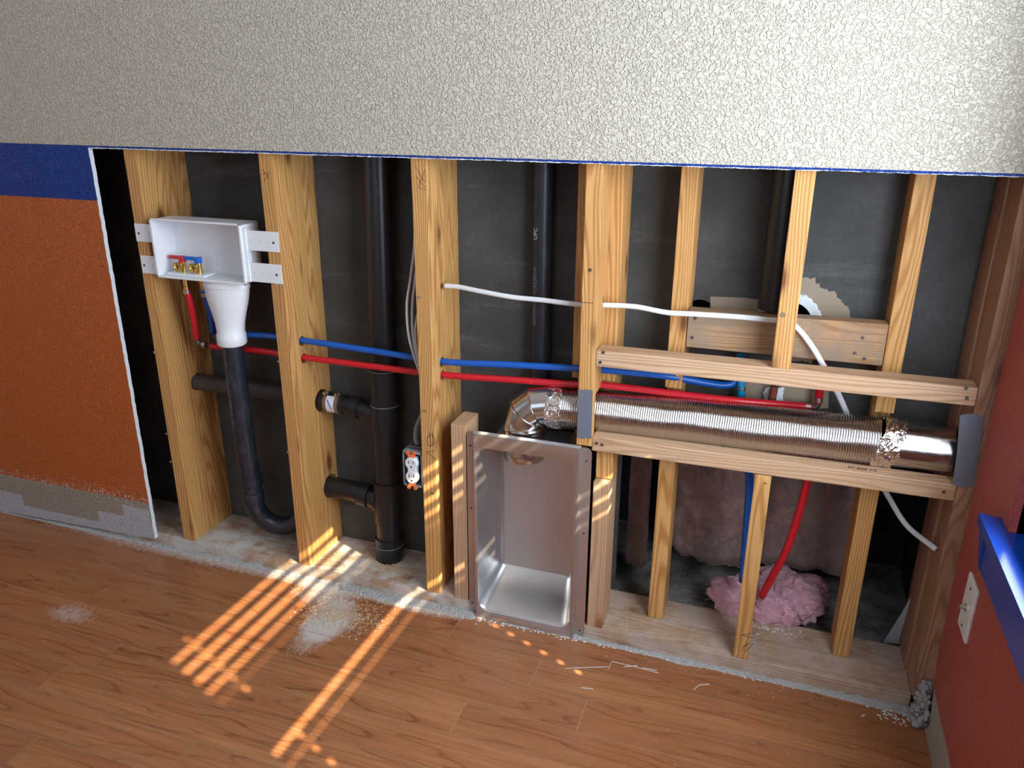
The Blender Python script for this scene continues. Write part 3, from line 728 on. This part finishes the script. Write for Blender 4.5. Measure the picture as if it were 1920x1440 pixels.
def arm(z, y, r, x0, dipx):
    bm = B(); tube(bm, smoothpath([(x0, y, z), (x0+.06, y, z-.001), (x0+.11, y, z-.004), (xt(z)-.035, y-.003, z-.018), (xt(z)-.005, ytp(z), z-.055)], 6), r, 24); return bm
obj('upper_arm', arm(.502, .124, .0245, S+.03, 0), AB, ST, smooth=60)
lo = obj('lower_arm', arm(.232, .128, .0295, S+.028, 0), AB, ST, smooth=60)
bm = B(); prof(bm, (.55, .122, .23), (1, 0, -.08), [(0, .03), (.001, .034), (.03, .034), (.031, .03)], 28); obj('hub', bm, AB, ST, smooth=40)
bm = B(); prof(bm, (.54, .122, .5), (1, 0, -.1), [(0, .026), (.001, .030), (.026, .030), (.027, .026)], 28); obj('hub', bm, AB, ST, smooth=40)
CPL = empty('shielded_coupling', (.486, .124, .502), 'steel banded coupling with white label on the upper drain arm', 'pipe coupling')
bm = B(); prof(bm, (S+.036, .124, .502), (1, 0, -.01), [(0, .0255), (.0005, .0275), (.078, .0275), (.0785, .0255)], 32); obj('rubber_sleeve', bm, AB, CPL, smooth=40)
for a_ in (.058, .094):
    bm = B(); prof(bm, (S+a_-.001, .124, .502), (1, 0, -.01), [(0, .028), (.0005, .0296), (.0095, .0296), (.010, .028)], 32); cb = obj('hose_clamp', bm, 'steel_band', CPL, smooth=40)
    bm = B(); box(bm, S+a_-.002, S+a_+.011, .112, .130, .530, .536, .0015); prof(bm, (S+a_+.004, .11, .534), (0, -1, .1), [(0, .0045), (.008, .0045)], 8); obj('clamp_screw', bm, 'steel', cb)
bm = B(); 
A0, A1 = math.radians(-150), math.radians(-35)
rows_ = [[bm.verts.new((xx, .124+.0289*math.cos(A0+(A1-A0)*k/16+math.pi/2-math.radians(0)-math.pi/2), .502+.0289*-math.sin(A0+(A1-A0)*k/16)*-1*-1)) for k in range(17)] for xx in (S+.0685, S+.0935)]
bm.free(); bm = B()
rows_ = []
for xx in (S+.0675, S+.0925):
    rows_.append([bm.verts.new((xx, .124-.0289*math.cos(a), .502+.0289*math.sin(a))) for a in [math.radians(-50+110*k/16) for k in range(17)]])
for k in range(16): bm.faces.new((rows_[0][k], rows_[1][k], rows_[1][k+1], rows_[0][k+1]))
lb = obj('label', bm, 'label_white', CPL, smooth='all')
bm = B(); 
for dx, a0, a1 in ((0, 35, -15),):
    pth = [Vector((S+.073+.014*k/8, .124-.0293*math.cos(math.radians(a0+(a1-a0)*k/8)), .502+.0293*math.sin(math.radians(a0+(a1-a0)*k/8)))) for k in range(9)]
    tube(bm, pth, .0014, 6)
obj('arrow_mark', bm, 'label_blue', lb)
VP = at(1019, 320, 'y', .152)
bm = B(); tube(bm, [(VP.x, .152, .10), (VP.x, .152, 1.45)], .0245, 28)
vent = tag(obj('vent_pipe', bm, 'abs_dusty', smooth=60), 'slim black vent pipe with white lettering right of the outlet stud', 'vent pipe')
text('pipe_lettering', 'ABS DWV CELL CORE SCH 40', .0115, (VP.x-.0062, .1276, .78), (0, 0, 1), (-.93, .36, 0), 'grey_text', vent, .0001, .95)
text('pipe_lettering', 'UPC', .0145, (VP.x-.0055, .1274, .99), (0, 0, 1), (-.93, .36, 0), 'white_text', vent, .0001)
bm = B(); bp = at(1440, 400, 'y', .27)
tube(bm, [(1.60, .225, .75), (1.60, .225, 1.45)], .001, 8)
bm.free()
bm = B(); tube(bm, [(1.615, .135, .60+.27), (1.615, .135, 1.45)], .034, 28); tag(obj('vent_pipe', bm, AB, smooth=60), 'dark vent pipe in shadow behind the short hanging stud', 'vent pipe')

# ------------------------------------------------------------------ electrical
EB = empty('outlet_box', (.78, .02, .345), 'open metal electrical box with white duplex outlet on the stud', 'electrical outlet')
ex0, ex1, ez0, ez1, ey0, ey1 = .752, .8095, .349, .449, .008, .068
bm = B()
for q in ((ex0, ex0+.002, ey0, ey1, ez0, ez1), (ex1-.002, ex1, ey0, ey1, ez0, ez1), (ex0, ex1, ey0, ey1, ez1-.002, ez1), (ex0, ex1, ey0, ey1, ez0, ez0+.002)): box(bm, *q, .0005)
box(bm, ex0, ex1, ey1-.002, ey1, ez0, ez1, mi=1)
for q in ((ex0, ex1, ez1-.006, ez1), (ex0, ex1, ez0, ez0+.006), (ex0, ex0+.004, ez0, ez1), (ex1-.006, ex1, ez0, ez1)): box(bm, q[0], q[1], ey0-.003, ey0, q[2], q[3], .0008)
obj('box_body', bm, ['box_paint', 'box_inside'], EB)
RC = Vector(((ex0+ex1)/2-.001, .002, (ez0+ez1)/2))
bm = B(); box(bm, RC.x-.0115, RC.x+.0115, -.002, .02, RC.z-.034, RC.z+.034, .002)
for s in (-1, 1): prof(bm, (RC.x, .01, RC.z+s*.0195), (0, -1, 0), [(0, .0172), (.012, .0172), (.0135, .0162)], 28)
rc = obj('receptacle', bm, 'outlet_white', EB)
for s in (-1, 1):
    zc_ = RC.z+s*.0195
    for dx, h in ((-.0063, .0045), (.0063, .0038)):
        bm = B(); box(bm, RC.x+dx-.001, RC.x+dx+.001, -.0040, -.003, zc_+.0045-h, zc_+.0045+h); obj('slot', bm, 'slot_black', rc)
    bm = B(); prof(bm, (RC.x, -.003, zc_-.0085), (0, -1, 0), [(0, .0024), (.001, .0024)], 12); obj('ground_slot', bm, 'slot_black', rc)
for s in (-1, 1):
    bm = B(); zz_ = RC.z+s*.045
    for dx in (-.009, .009): prof(bm, (RC.x+dx, .002, zz_+s*.004), (0, -1, 0), [(0, .005), (.005, .005), (.005, .002), (.0, .002)], 16, caps=False)
    box(bm, RC.x-.010, RC.x+.010, -.002, .002, zz_-s*.004-.004, zz_-s*.004+.004, .001)
    obj('plastic_spacer', bm, 'orange_plastic', EB)
bm = B(); box(bm, ex0+.012, ex1-.008, .02, .045, ez1, ez1+.010, .003); obj('cable_clamp', bm, 'dark_steel', EB)
def cable(name, pts, label, a=.0052, flat=.5, mat='romex', up=None):
    bm = B(); tube(bm, smoothpath(pts, 10), a, 12, flat=flat, up=up)
    return tag(obj(name, bm, mat, smooth='all'), label, 'cable')
XX = .806
cable('electrical_cable', [(.799, .03, 1.45), (.7985, .03, 1.16), at(778, 440, 'y', .035), at(770, 520, 'y', .036), at(763, 570, 'y', .036), at(766, 625, 'y', .036), at(778, 672, 'y', .036), at(797, 725, 'y', .036), (.813, .042, .60)], 'white cable bulging furthest left beside the outlet stud', up=(0, -1, 0))
cable('electrical_cable', [at(790, 390, 'y', .040), at(785, 460, 'y', .040), at(779, 520, 'y', .040), at(773, 580, 'y', .040), at(776, 640, 'y', .040), at(790, 695, 'y', .040), (.812, .042, .63)], 'white cable in the middle of the bundle beside the outlet stud', up=(0, -1, 0))
cable('electrical_cable', [at(790, 565, 'y', .043), at(782, 595, 'y', .043), at(779, 630, 'y', .043), at(787, 680, 'y', .043), at(796, 712, 'y', .043)], 'short white cable loop nearest the outlet stud', up=(0, -1, 0))
cable('electrical_cable', [at(799, 765, 'y', .05), at(790, 780, 'y', .045), at(781, 800, 'y', .04), at(779, 820, 'y', .035), (.783, .032, .452)], 'grey cable entering the top of the outlet box', .0055, .55, 'romex_grey')
cb_ = [at(833, 536, 'y', .066), at(860, 538, 'y', .066), at(900, 546, 'y', .062), at(960, 557, 'y', .06), at(1020, 563, 'y', .06), at(1085, 571, 'y', .06), at(1128, 572, 'y', .058), at(1190, 575, 'y', .06), at(1250, 586, 'y', .062), at(1300, 589, 'y', .066), at(1380, 594, 'y', .07), at(1447, 600, 'y', .075), at(1475, 602, 'y', .08), at(1495, 615, 'y', .08), at(1518, 643, 'y', .075), at(1538, 675, 'y', .07), at(1570, 735, 'y', .10), at(1592, 785, 'y', .137), at(1625, 860, 'y', .14), at(1665, 930, 'y', .13), at(1700, 985, 'y', .11), at(1755, 1030, 'x', 2.006)]
CB = cable('electrical_cable', cb_, 'long white cable running right through the studs and down behind the duct', .006, .6)
# coax wall plate on right wall
CP = empty('cable_wall_plate', (WX, -.158, .33), 'white cable wall plate with metal connector on the red right wall', 'wall plate')
c_ = at(1812, 1070, 'x', WX-.004); d_ = at(1800, 1198, 'x', WX-.004)
py0, py1, pz0, pz1 = -.196, -.124, .330, .447
bm = B(); box(bm, WX-.006, WX+.0005, py0, py1, pz0, pz1, .003); obj('plate', bm, 'outlet_white', CP)
bm = B(); prof(bm, (WX-.005, -.16, .388), (-1, 0, 0), [(0, .0075), (.003, .0075), (.003, .0045), (.014, .0045)], 16); obj('connector', bm, 'steel', CP, smooth=40)
for z in (.43, .347): screw(CP, (WX-.0062, -.16, z), (-1, 0, 0), 'dark_steel', .003)

# ------------------------------------------------------------------ recessed metal box
MB = empty('recessed_dryer_box', (1.09, 0, 0), 'open sheet metal recessed dryer vent box standing on the floor', 'vent box')
fx0, fx1, fz0, fz1 = .935, 1.252, .0, .538
lx0, lx1 = .9575, 1.2255; YF = -.0145
def rrect(x0, x1, z0, z1, r, n=8):
    o = []
    for cx, cz, a in ((x1-r, z1-r, 0), (x0+r, z1-r, 90), (x0+r, z0+r, 180), (x1-r, z0+r, 270)):
        for k in range(n+1): t = math.radians(a+90*k/n); o.append((cx+r*math.cos(t), cz+r*math.sin(t)))
    return o
def loops(bm, Ls, close=False):
    R_ = [[bm.verts.new(p) for p in L] for L in Ls]
    for a, b_ in zip(R_, R_[1:]):
        n = len(a)
        for k in range(n): bm.faces.new((a[k], a[(k+1) % n], b_[(k+1) % n], b_[k]))
    return R_
bm = B(); nS = 8
ox0, ox1, oz0, oz1 = .966, 1.214, .030, .497
bx0, bx1, bz0, bz1 = .982, 1.186, .086, .515; YD = .123
def L3(r, y): return [(x, y, z) for x, z in r]
def slopeback(r, y): return L3(r, y)
o1 = L3(rrect(lx0, lx1, 0.001, fz1-.003, .0006, nS), YF+.0015)
o1b = L3(rrect(lx0+.0012, lx1-.0012, 0.002, fz1-.004, .0006, nS), YF)
i0 = L3(rrect(ox0-.004, ox1+.004, oz0-.004, oz1+.004, .030, nS), YF)
i1 = L3(rrect(ox0-.001, ox1+.001, oz0-.001, oz1+.001, .028, nS), YF+.002)
i2 = L3(rrect(ox0+.001, ox1-.001, oz0+.003, oz1, .026, nS), YF+.009)
m1 = L3(rrect((ox0+bx0)/2, (ox1+bx1)/2, (oz0+bz0)/2-.002, oz1, .022, nS), .055)
b1 = L3(rrect(bx0, bx1, bz0-.004, bz1, .018, nS), YD-.006)
b2 = L3(rrect(bx0+.006, bx1-.006, bz0+.004, bz1-.006, .015, nS), YD)
R_ = loops(bm, [L3(rrect(lx0, lx1, 0.001, fz1-.003, .0006, nS), -.001), o1, o1b, i0, i1, i2, m1, b1, b2])
bm.faces.new(R_[-1])
obj('shell', bm, 'sheet_metal', MB, smooth=35)
for xa, xb, sc_ in ((fx0, lx0, (.944, )), (lx1, fx1, (1.240, ))):
    bm = B(); pr = rrect(xa if xa == fx0 else xa-.02, xb if xa != fx0 else xb+.02, fz0, fz1-.004, .014, 6)
    pr = [(max(min(x, xb if xa == fx0 else 9), xa if xa != fx0 else -9), z) for x, z in pr]
    seen = []; [seen.append(p) for p in pr if not seen or (abs(p[0]-seen[-1][0])+abs(p[1]-seen[-1][1])) > 1e-5]
    ngon_prism(bm, seen, -.0016, -.0004); fo = obj('side_flange', bm, 'sheet_metal', MB)
    for z in (.495, .32, .035) if xa == fx0 else (.500, .305, .02): screw(fo, (sc_[0], -.0016, z), (0, -1, 0), 'dark_steel', .0032)
bm = B(); box(bm, lx0-.0005, lx1+.0005, YF-.0004, .0, fz1-.0029, fz1-.0015); obj('top_lip', bm, 'lip_metal', MB)
bm = B(); EX, EY = 1.064, .064
prof(bm, (EX, EY, .455), (0, 0, 1), [(0, .0505), (.004, .0525), (.02, .0525), (.024, .051), (.075, .051)], 40, caps=False); obj('vent_collar', bm, 'duct_metal', MB, smooth=40)

# ------------------------------------------------------------------ duct
def nz(x, y, z, s): return noise.noise(Vector((x, y, z))*s)
PV = Vector((EX+.0555, 0, .547)); er = .0525
bm = B(); rings = []; seg = 48; prev = None
def ering(th, k=1., extra=0.):
    """ring of the gored elbow at angle th about the inside corner"""
    cx, cz = PV.x-er*math.cos(th)*1.03, PV.z+er*math.sin(th)*1.03
    rad = Vector((-math.cos(th), 0, math.sin(th)))
    tn = Vector((math.sin(th), 0, math.cos(th)))
    yc = EY+(DY-EY)*th/(math.pi/2)
    return [Vector((cx, yc, cz))+rad*(er*k*math.cos(2*math.pi*i/seg))+Vector((0, 1, 0))*(er*k*math.sin(2*math.pi*i/seg))+tn*extra for i in range(seg)]
ang = [0, 33, 66, 90]; L_ = []
base = ering(0); L_.append([p-Vector((0, 0, .016)) for p in base]); L_.append([p-Vector((0, 0, .012)) for p in ering(0, 1.03)]); L_.append([p-Vector((0, 0, .006)) for p in ering(0, 1.03)]); L_.append([p-Vector((0, 0, .003)) for p in base])
for i, a in enumerate(ang):
    t_ = math.radians(a)
    if 0 < i < 3: L_ += [ering(t_-.03, 1.0), ering(t_-.015, 1.05), ering(t_+.015, 1.05), ering(t_+.03, 1.0)]
    else: L_.append(ering(t_))
end = L_[-1]; L_.append([p+Vector((.018, 0, 0)) for p in end])
loops(bm, L_)
DU = empty('dryer_duct', (1.5, DY, .55), 'silver dryer duct with elbow running horizontally behind the studs', 'duct')
obj('elbow', bm, 'duct_metal', DU, smooth=35)
def tape(x0, x1, r, amp, slant=0., seed=0):
    bm = B(); nx, ns = 44, 110; R2 = []
    for i in range(nx+1):
        f = i/nx; rg = []
        for k in range(ns):
            a = 2*math.pi*k/ns; x = x0+(x1-x0)*f
            sl = slant*math.sin(a)
            e = .004*noise.noise(Vector((math.cos(a)*3, math.sin(a)*3, i > nx/2 and 4 or 9+seed)))*(2*abs(f-.5))**3*2
            x += sl+e
            q = Vector((x*40, math.cos(a)*2.6, math.sin(a)*2.6+seed))
            d_ = 1-abs(noise.noise(q))*2.2; d2 = 1-abs(noise.noise(q*2.3))*2
            rr = r+amp*(d_*.7+d2*.4)*.6+.0008
            if i in (0, nx): rr = r-.002
            rg.append((x, DY+rr*math.cos(a), dz(x)+rr*math.sin(a)))
        R2.append(rg)
    loops(bm, R2); return bm
obj('foil_tape', tape(EX+.062, EX+.098, .0535, .0042, .0, 3), 'foil_tape', DU, smooth=25)
def flex(x0, x1, pitch, name='flexible_hose'):
    bm = B(); n = int((x1-x0)/pitch); R2 = []; seg = 56
    for i in range(n):
        jit = .0005*noise.noise(Vector((i*.7, 0, 0)))
        for f, dr in ((0, -.0026), (.28, -.0004), (.5, .0004), (.72, -.0004)):
            x = x0+(i+f)*pitch; rg = []
            for k in range(seg):
                a = 2*math.pi*k/seg
                lump = .0014*noise.noise(Vector((x*14, math.cos(a)*1.2, math.sin(a)*1.2)))
                rr = DR-.0005+dr+lump+jit
                xs_ = x+.0012*noise.noise(Vector((x*20, math.cos(a)*2+5, math.sin(a)*2)))
                rg.append((xs_, DY+rr*math.cos(a), dz(x)+rr*math.sin(a)))
            R2.append(rg)
    loops(bm, R2); return obj(name, bm, 'duct_metal', DU, smooth='all')
flex(EX+.092, 1.865, .0052)
obj('foil_tape', tape(1.856, 1.90, .0535, .0045, .012, 8), 'foil_tape', DU, smooth=25)
bm = B(); xe = 2.002
prof(bm, (1.87, DY, dz(1.87)), (1, 0, (DZ1-DZ0)/.73), [(0, .051), (xe-1.87, .0515), (xe-1.87, .049), (0, .049)], 64, caps=False)
obj('end_pipe', bm, 'duct_metal', DU, smooth=35)

# grey nail plates
def plate(pts, label):
    bm = B(); a = [bm.verts.new(p) for p in pts]; b_ = [bm.verts.new(Vector(p)+Vector((0, .0012, 0))) for p in pts]; n = len(pts)
    bm.faces.new(a); bm.faces.new(b_[::-1])
    for i in range(n): bm.faces.new((a[i], b_[i], b_[(i+1) % n], a[(i+1) % n]))
    return tag(obj('nail_plate', bm, 'galvanized'), label, 'metal plate')
n1_ = plate([at(u, v, 'y', -.0022) for u, v in ((1084, 730), (1096, 732), (1098, 730), (1111, 732), (1109, 822), (1098, 821), (1092, 823), (1082, 820))], 'grey metal nail plate on the stud in front of the duct')
P2 = [at(u, v, 'y', -.0022) for u, v in ((1800, 779), (1812, 776), (1829, 776), (1846, 783), (1827, 912), (1806, 914), (1786, 909), (1794, 850))]
n2_ = plate([Vector((min(p.x, WX-.001), p.y, p.z)) for p in P2], 'dark grey metal nail plate in the right corner by the duct end')

# ------------------------------------------------------------------ insulation below the duct
def sheet(name, x0, x1, y, ztop, zbot, label, mat='old_batt', bulge=.03, seed=0, th=.03):
    bm = B(); nx, nz_ = 60, 60; fr = []; 
    for i in range(nx+1):
        row = []; fx = i/nx
        zb = zbot(fx)+.012*noise.noise(Vector((fx*9, seed, 0)))
        for j in range(nz_+1):
            fz_ = j/nz_; z = zb+(ztop-zb)*fz_; x = x0+(x1-x0)*fx
            d = bulge*noise.noise(Vector((x*4, z*3, seed)))+.012*noise.noise(Vector((x*22, z*18, seed)))+.004*noise.noise(Vector((x*80, z*80, seed)))
            ro = (1-min(1, fz_*14))**2*.02+(1-min(1, min(fx, 1-fx)*12))**2*.02
            row.append(bm.verts.new((x, y-d+ro, z)))
        fr.append(row)
    for a, b_ in zip(fr, fr[1:]):
        for j in range(nz_): bm.faces.new((a[j], b_[j], b_[j+1], a[j+1]))
    r = bmesh.ops.solidify(bm, geom=bm.faces[:], thickness=th)
    return tag(obj(name, bm, mat, smooth='all'), label, 'insulation')
sheet('insulation_batt', 1.41, 1.66, .33, .62, lambda f: .105-.045*math.sin(f*2.6), 'drooping pinkish brown insulation batt behind the left short stud', seed=1)
sheet('insulation_batt', 1.63, 1.93, .36, .62, lambda f: .09-.02*f, 'dusty mauve insulation batt behind the red pipe', seed=4)
sheet('insulation_batt', 1.297, 1.355, .27, .60, lambda f: .05, 'narrow shredded insulation strip beside the right short pale stud', seed=7, bulge=.02)
pc = at(1425, 1128, 'y', .22); pink = B()
for (u, v, y, r) in ((1372, 1120, .21, .058), (1410, 1110, .25, .055), (1450, 1140, .20, .058), (1490, 1120, .26, .068), (1460, 1100, .30, .06), (1395, 1150, .20, .035), (1520, 1110, .30, .05)):
    c0 = at(u, v, 'y', y); c0.z = max(c0.z, .04)
    bb = bmesh.ops.create_icosphere(pink, subdivisions=5, radius=r)
    for vv in bb['verts']:
        q = vv.co.copy(); n_ = q.normalized()
        d = .35*noise.noise(q*22+c0*9)+.2*noise.noise(q*55+c0)+.1*noise.noise(q*140); vv.co = q+n_*r*d; vv.co.z *= .8; vv.co += c0
        vv.co.z = max(vv.co.z, .006); vv.co.y = max(vv.co.y, .16)
rn = random.Random(11)
pv = [v.co.copy() for v in pink.verts]
for i in range(420):
    p = rn.choice(pv); d = Vector((rn.uniform(-1, 1), rn.uniform(-1, .3), rn.uniform(-.3, 1))).normalized()*rn.uniform(.008, .022)
    tube(pink, [p, p+d*.5+Vector((0, 0, .002)), p+d], .00035, 3, False)
tag(obj('fiberglass_clump', pink, 'pink_fiberglass', smooth='all'), 'fluffy pink fiberglass clump behind the short stud under the duct', 'insulation')
bm = B(); wc = [at(1710, 1115, 'y', .17), at(1690, 1150, 'y', .18), at(1655, 1205, 'y', .20), at(1690, 1208, 'y', .20), at(1705, 1180, 'y', .17), at(1722, 1130, 'y', .16)]
a = [bm.verts.new(p) for p in wc]; bm.faces.new(a); bmesh.ops.solidify(bm, geom=bm.faces[:], thickness=.01)
tag(obj('drywall_scrap', bm, 'gypsum'), 'pale curved drywall scrap leaning in the dark right corner', 'drywall scrap')

# ------------------------------------------------------------------ debris
def chips(name, spots, mat, label, cat, seed):
    r = random.Random(seed); bm = B()
    for cx, cy, cz, sx, sy, n, s in spots:
        for i in range(n):
            x, y = r.gauss(cx, sx), r.gauss(cy, sy); z = cz+.0008
            if cz == 0 and y > -.004: continue
            if cz > 0 and (y < .006 or y > .17 or .89 < x < 1.30): continue
            l, w_, h = s*r.uniform(.5, 1.6), s*r.uniform(.25, .6), s*r.uniform(.08, .3); a = r.uniform(0, 6.28)
            vs = box(bm, -l/2, l/2, -w_/2, w_/2, 0, h)
            bmesh.ops.rotate(bm, cent=(0, 0, 0), matrix=Matrix.Rotation(r.uniform(-.35, .35), 3, 'Y') @ Matrix.Rotation(a, 3, 'Z'), verts=vs)
            bmesh.ops.translate(bm, vec=(x, y, z), verts=vs)
    o = tag(obj(name, bm, mat, origin=(0, 0, 0)), label, cat); o['kind'] = 'stuff'
chips('wood_shavings', [(.66, -.115, 0, .045, .03, 260, .0042), (.575, -.13, 0, .035, .02, 200, .0048), (.62, -.16, 0, .06, .04, 90, .003), (.645, .07, .038, .035, .02, 130, .006), (.45, .05, .038, .02, .05, 90, .004), (.62, -.03, 0, .08, .012, 110, .004),
      (.82, -.022, 0, .07, .010, 120, .004), (1.35, .05, .038, .05, .02, 50, .004), (1.5, .12, .038, .2, .03, 60, .004), (1.7, -.05, 0, .25, .02, 25, .003)], 'shaving', 'fine wood shavings scattered on the floor and plates', 'debris', 2)
chips('plaster_crumbs', [(.60, -.14, 0, .05, .03, 160, .004), (.54, -.06, 0, .05, .02, 120, .004), (.75, -.022, 0, .12, .008, 200, .0045), (.1, -.016, 0, .25, .004, 160, .0035), (1.5, -.014, 0, .4, .003, 180, .0035), (1.98, -.03, 0, .03, .02, 45, .007), (1.7, .14, .038, .05, .02, 50, .006), (1.1, -.018, 0, .12, .005, 90, .005), (.2, .05, .038, .3, .03, 120, .003)], 'chip_white', 'white plaster crumbs scattered along the floor edge', 'debris', 3)
# crumbled gypsum in the right corner
bm = B(); rn = random.Random(8)
for i in range(120):
    f = rn.random()**1.6; r = rn.uniform(.003, .010); c0 = Vector((2.033+rn.uniform(-.02, .008)*(1-f*.5), -.03+rn.uniform(-.03, .03)*(1-f*.7), .004+f*.10))
    bb = bmesh.ops.create_icosphere(bm, subdivisions=1, radius=r)
    for vv in bb['verts']: q = vv.co; q *= 1+.7*noise.noise(q*90+c0*30); vv.co = q+c0; vv.co.x = min(vv.co.x, WX+.012); vv.co.z = max(vv.co.z, .001)
o = tag(obj('broken_plaster', bm, 'crumble'), 'broken grey plaster crumbling in the right floor corner', 'plaster'); o['kind'] = 'stuff'
# loose white paper threads on the boards
bm = B()
for L in ([(1141, 1254), (1147, 1240), (1190, 1250), (1235, 1262)], [(1170, 1250), (1195, 1248)], [(1205, 1252), (1232, 1257)], [(1300, 1293), (1312, 1284), (1330, 1283)], [(1090, 1289), (1112, 1292)], [(1060, 1253), (1140, 1250)]):
    tube(bm, [at(u, v, 'z', .0012) for u, v in L], .0008, 5)
o = tag(obj('paper_threads', bm, 'chip_white'), 'thin white paper threads lying on the floor at right', 'debris'); o['kind'] = 'stuff'
# pencil and marker marks on studs
def marks(parent, strokes, y=-.0003, r=.0006, name='pencil_mark'):
    bm = B()
    for s in strokes: tube(bm, [at(u, v, 'y', y) for u, v in s], r, 5)
    obj(name, bm, 'pencil', parent)
el = [(808+7*math.cos(a), 826+10.5*math.sin(a)) for a in [2*math.pi*i/20 for i in range(21)]]
marks(F[3], [el, [(805.5, 808), (808, 837)], [(811.5, 811), (812, 836)], [(800, 847), (813, 846)], [(800, 847), (822, 865)]], name='marker_symbol')
marks(F[4], [[(1089, 567), (1112, 568)]])
marks(L6, [[(1390, 1190), (1416, 1187)], [(1390, 1190), (1410, 1196)], [(1392, 1213), (1408, 1205)], [(1401, 1204), (1390, 1222)], [(1398, 1222), (1412, 1206)]])
marks(F[2], [[(492, 318), (505, 335)], [(490, 328), (507, 322)], [(494, 340), (505, 326)]], r=.0004)
marks(F[3], [[(779, 312), (797, 342)], [(780, 330), (798, 352)], [(797, 318), (784, 352)], [(785, 352), (800, 356)]], r=.0004)
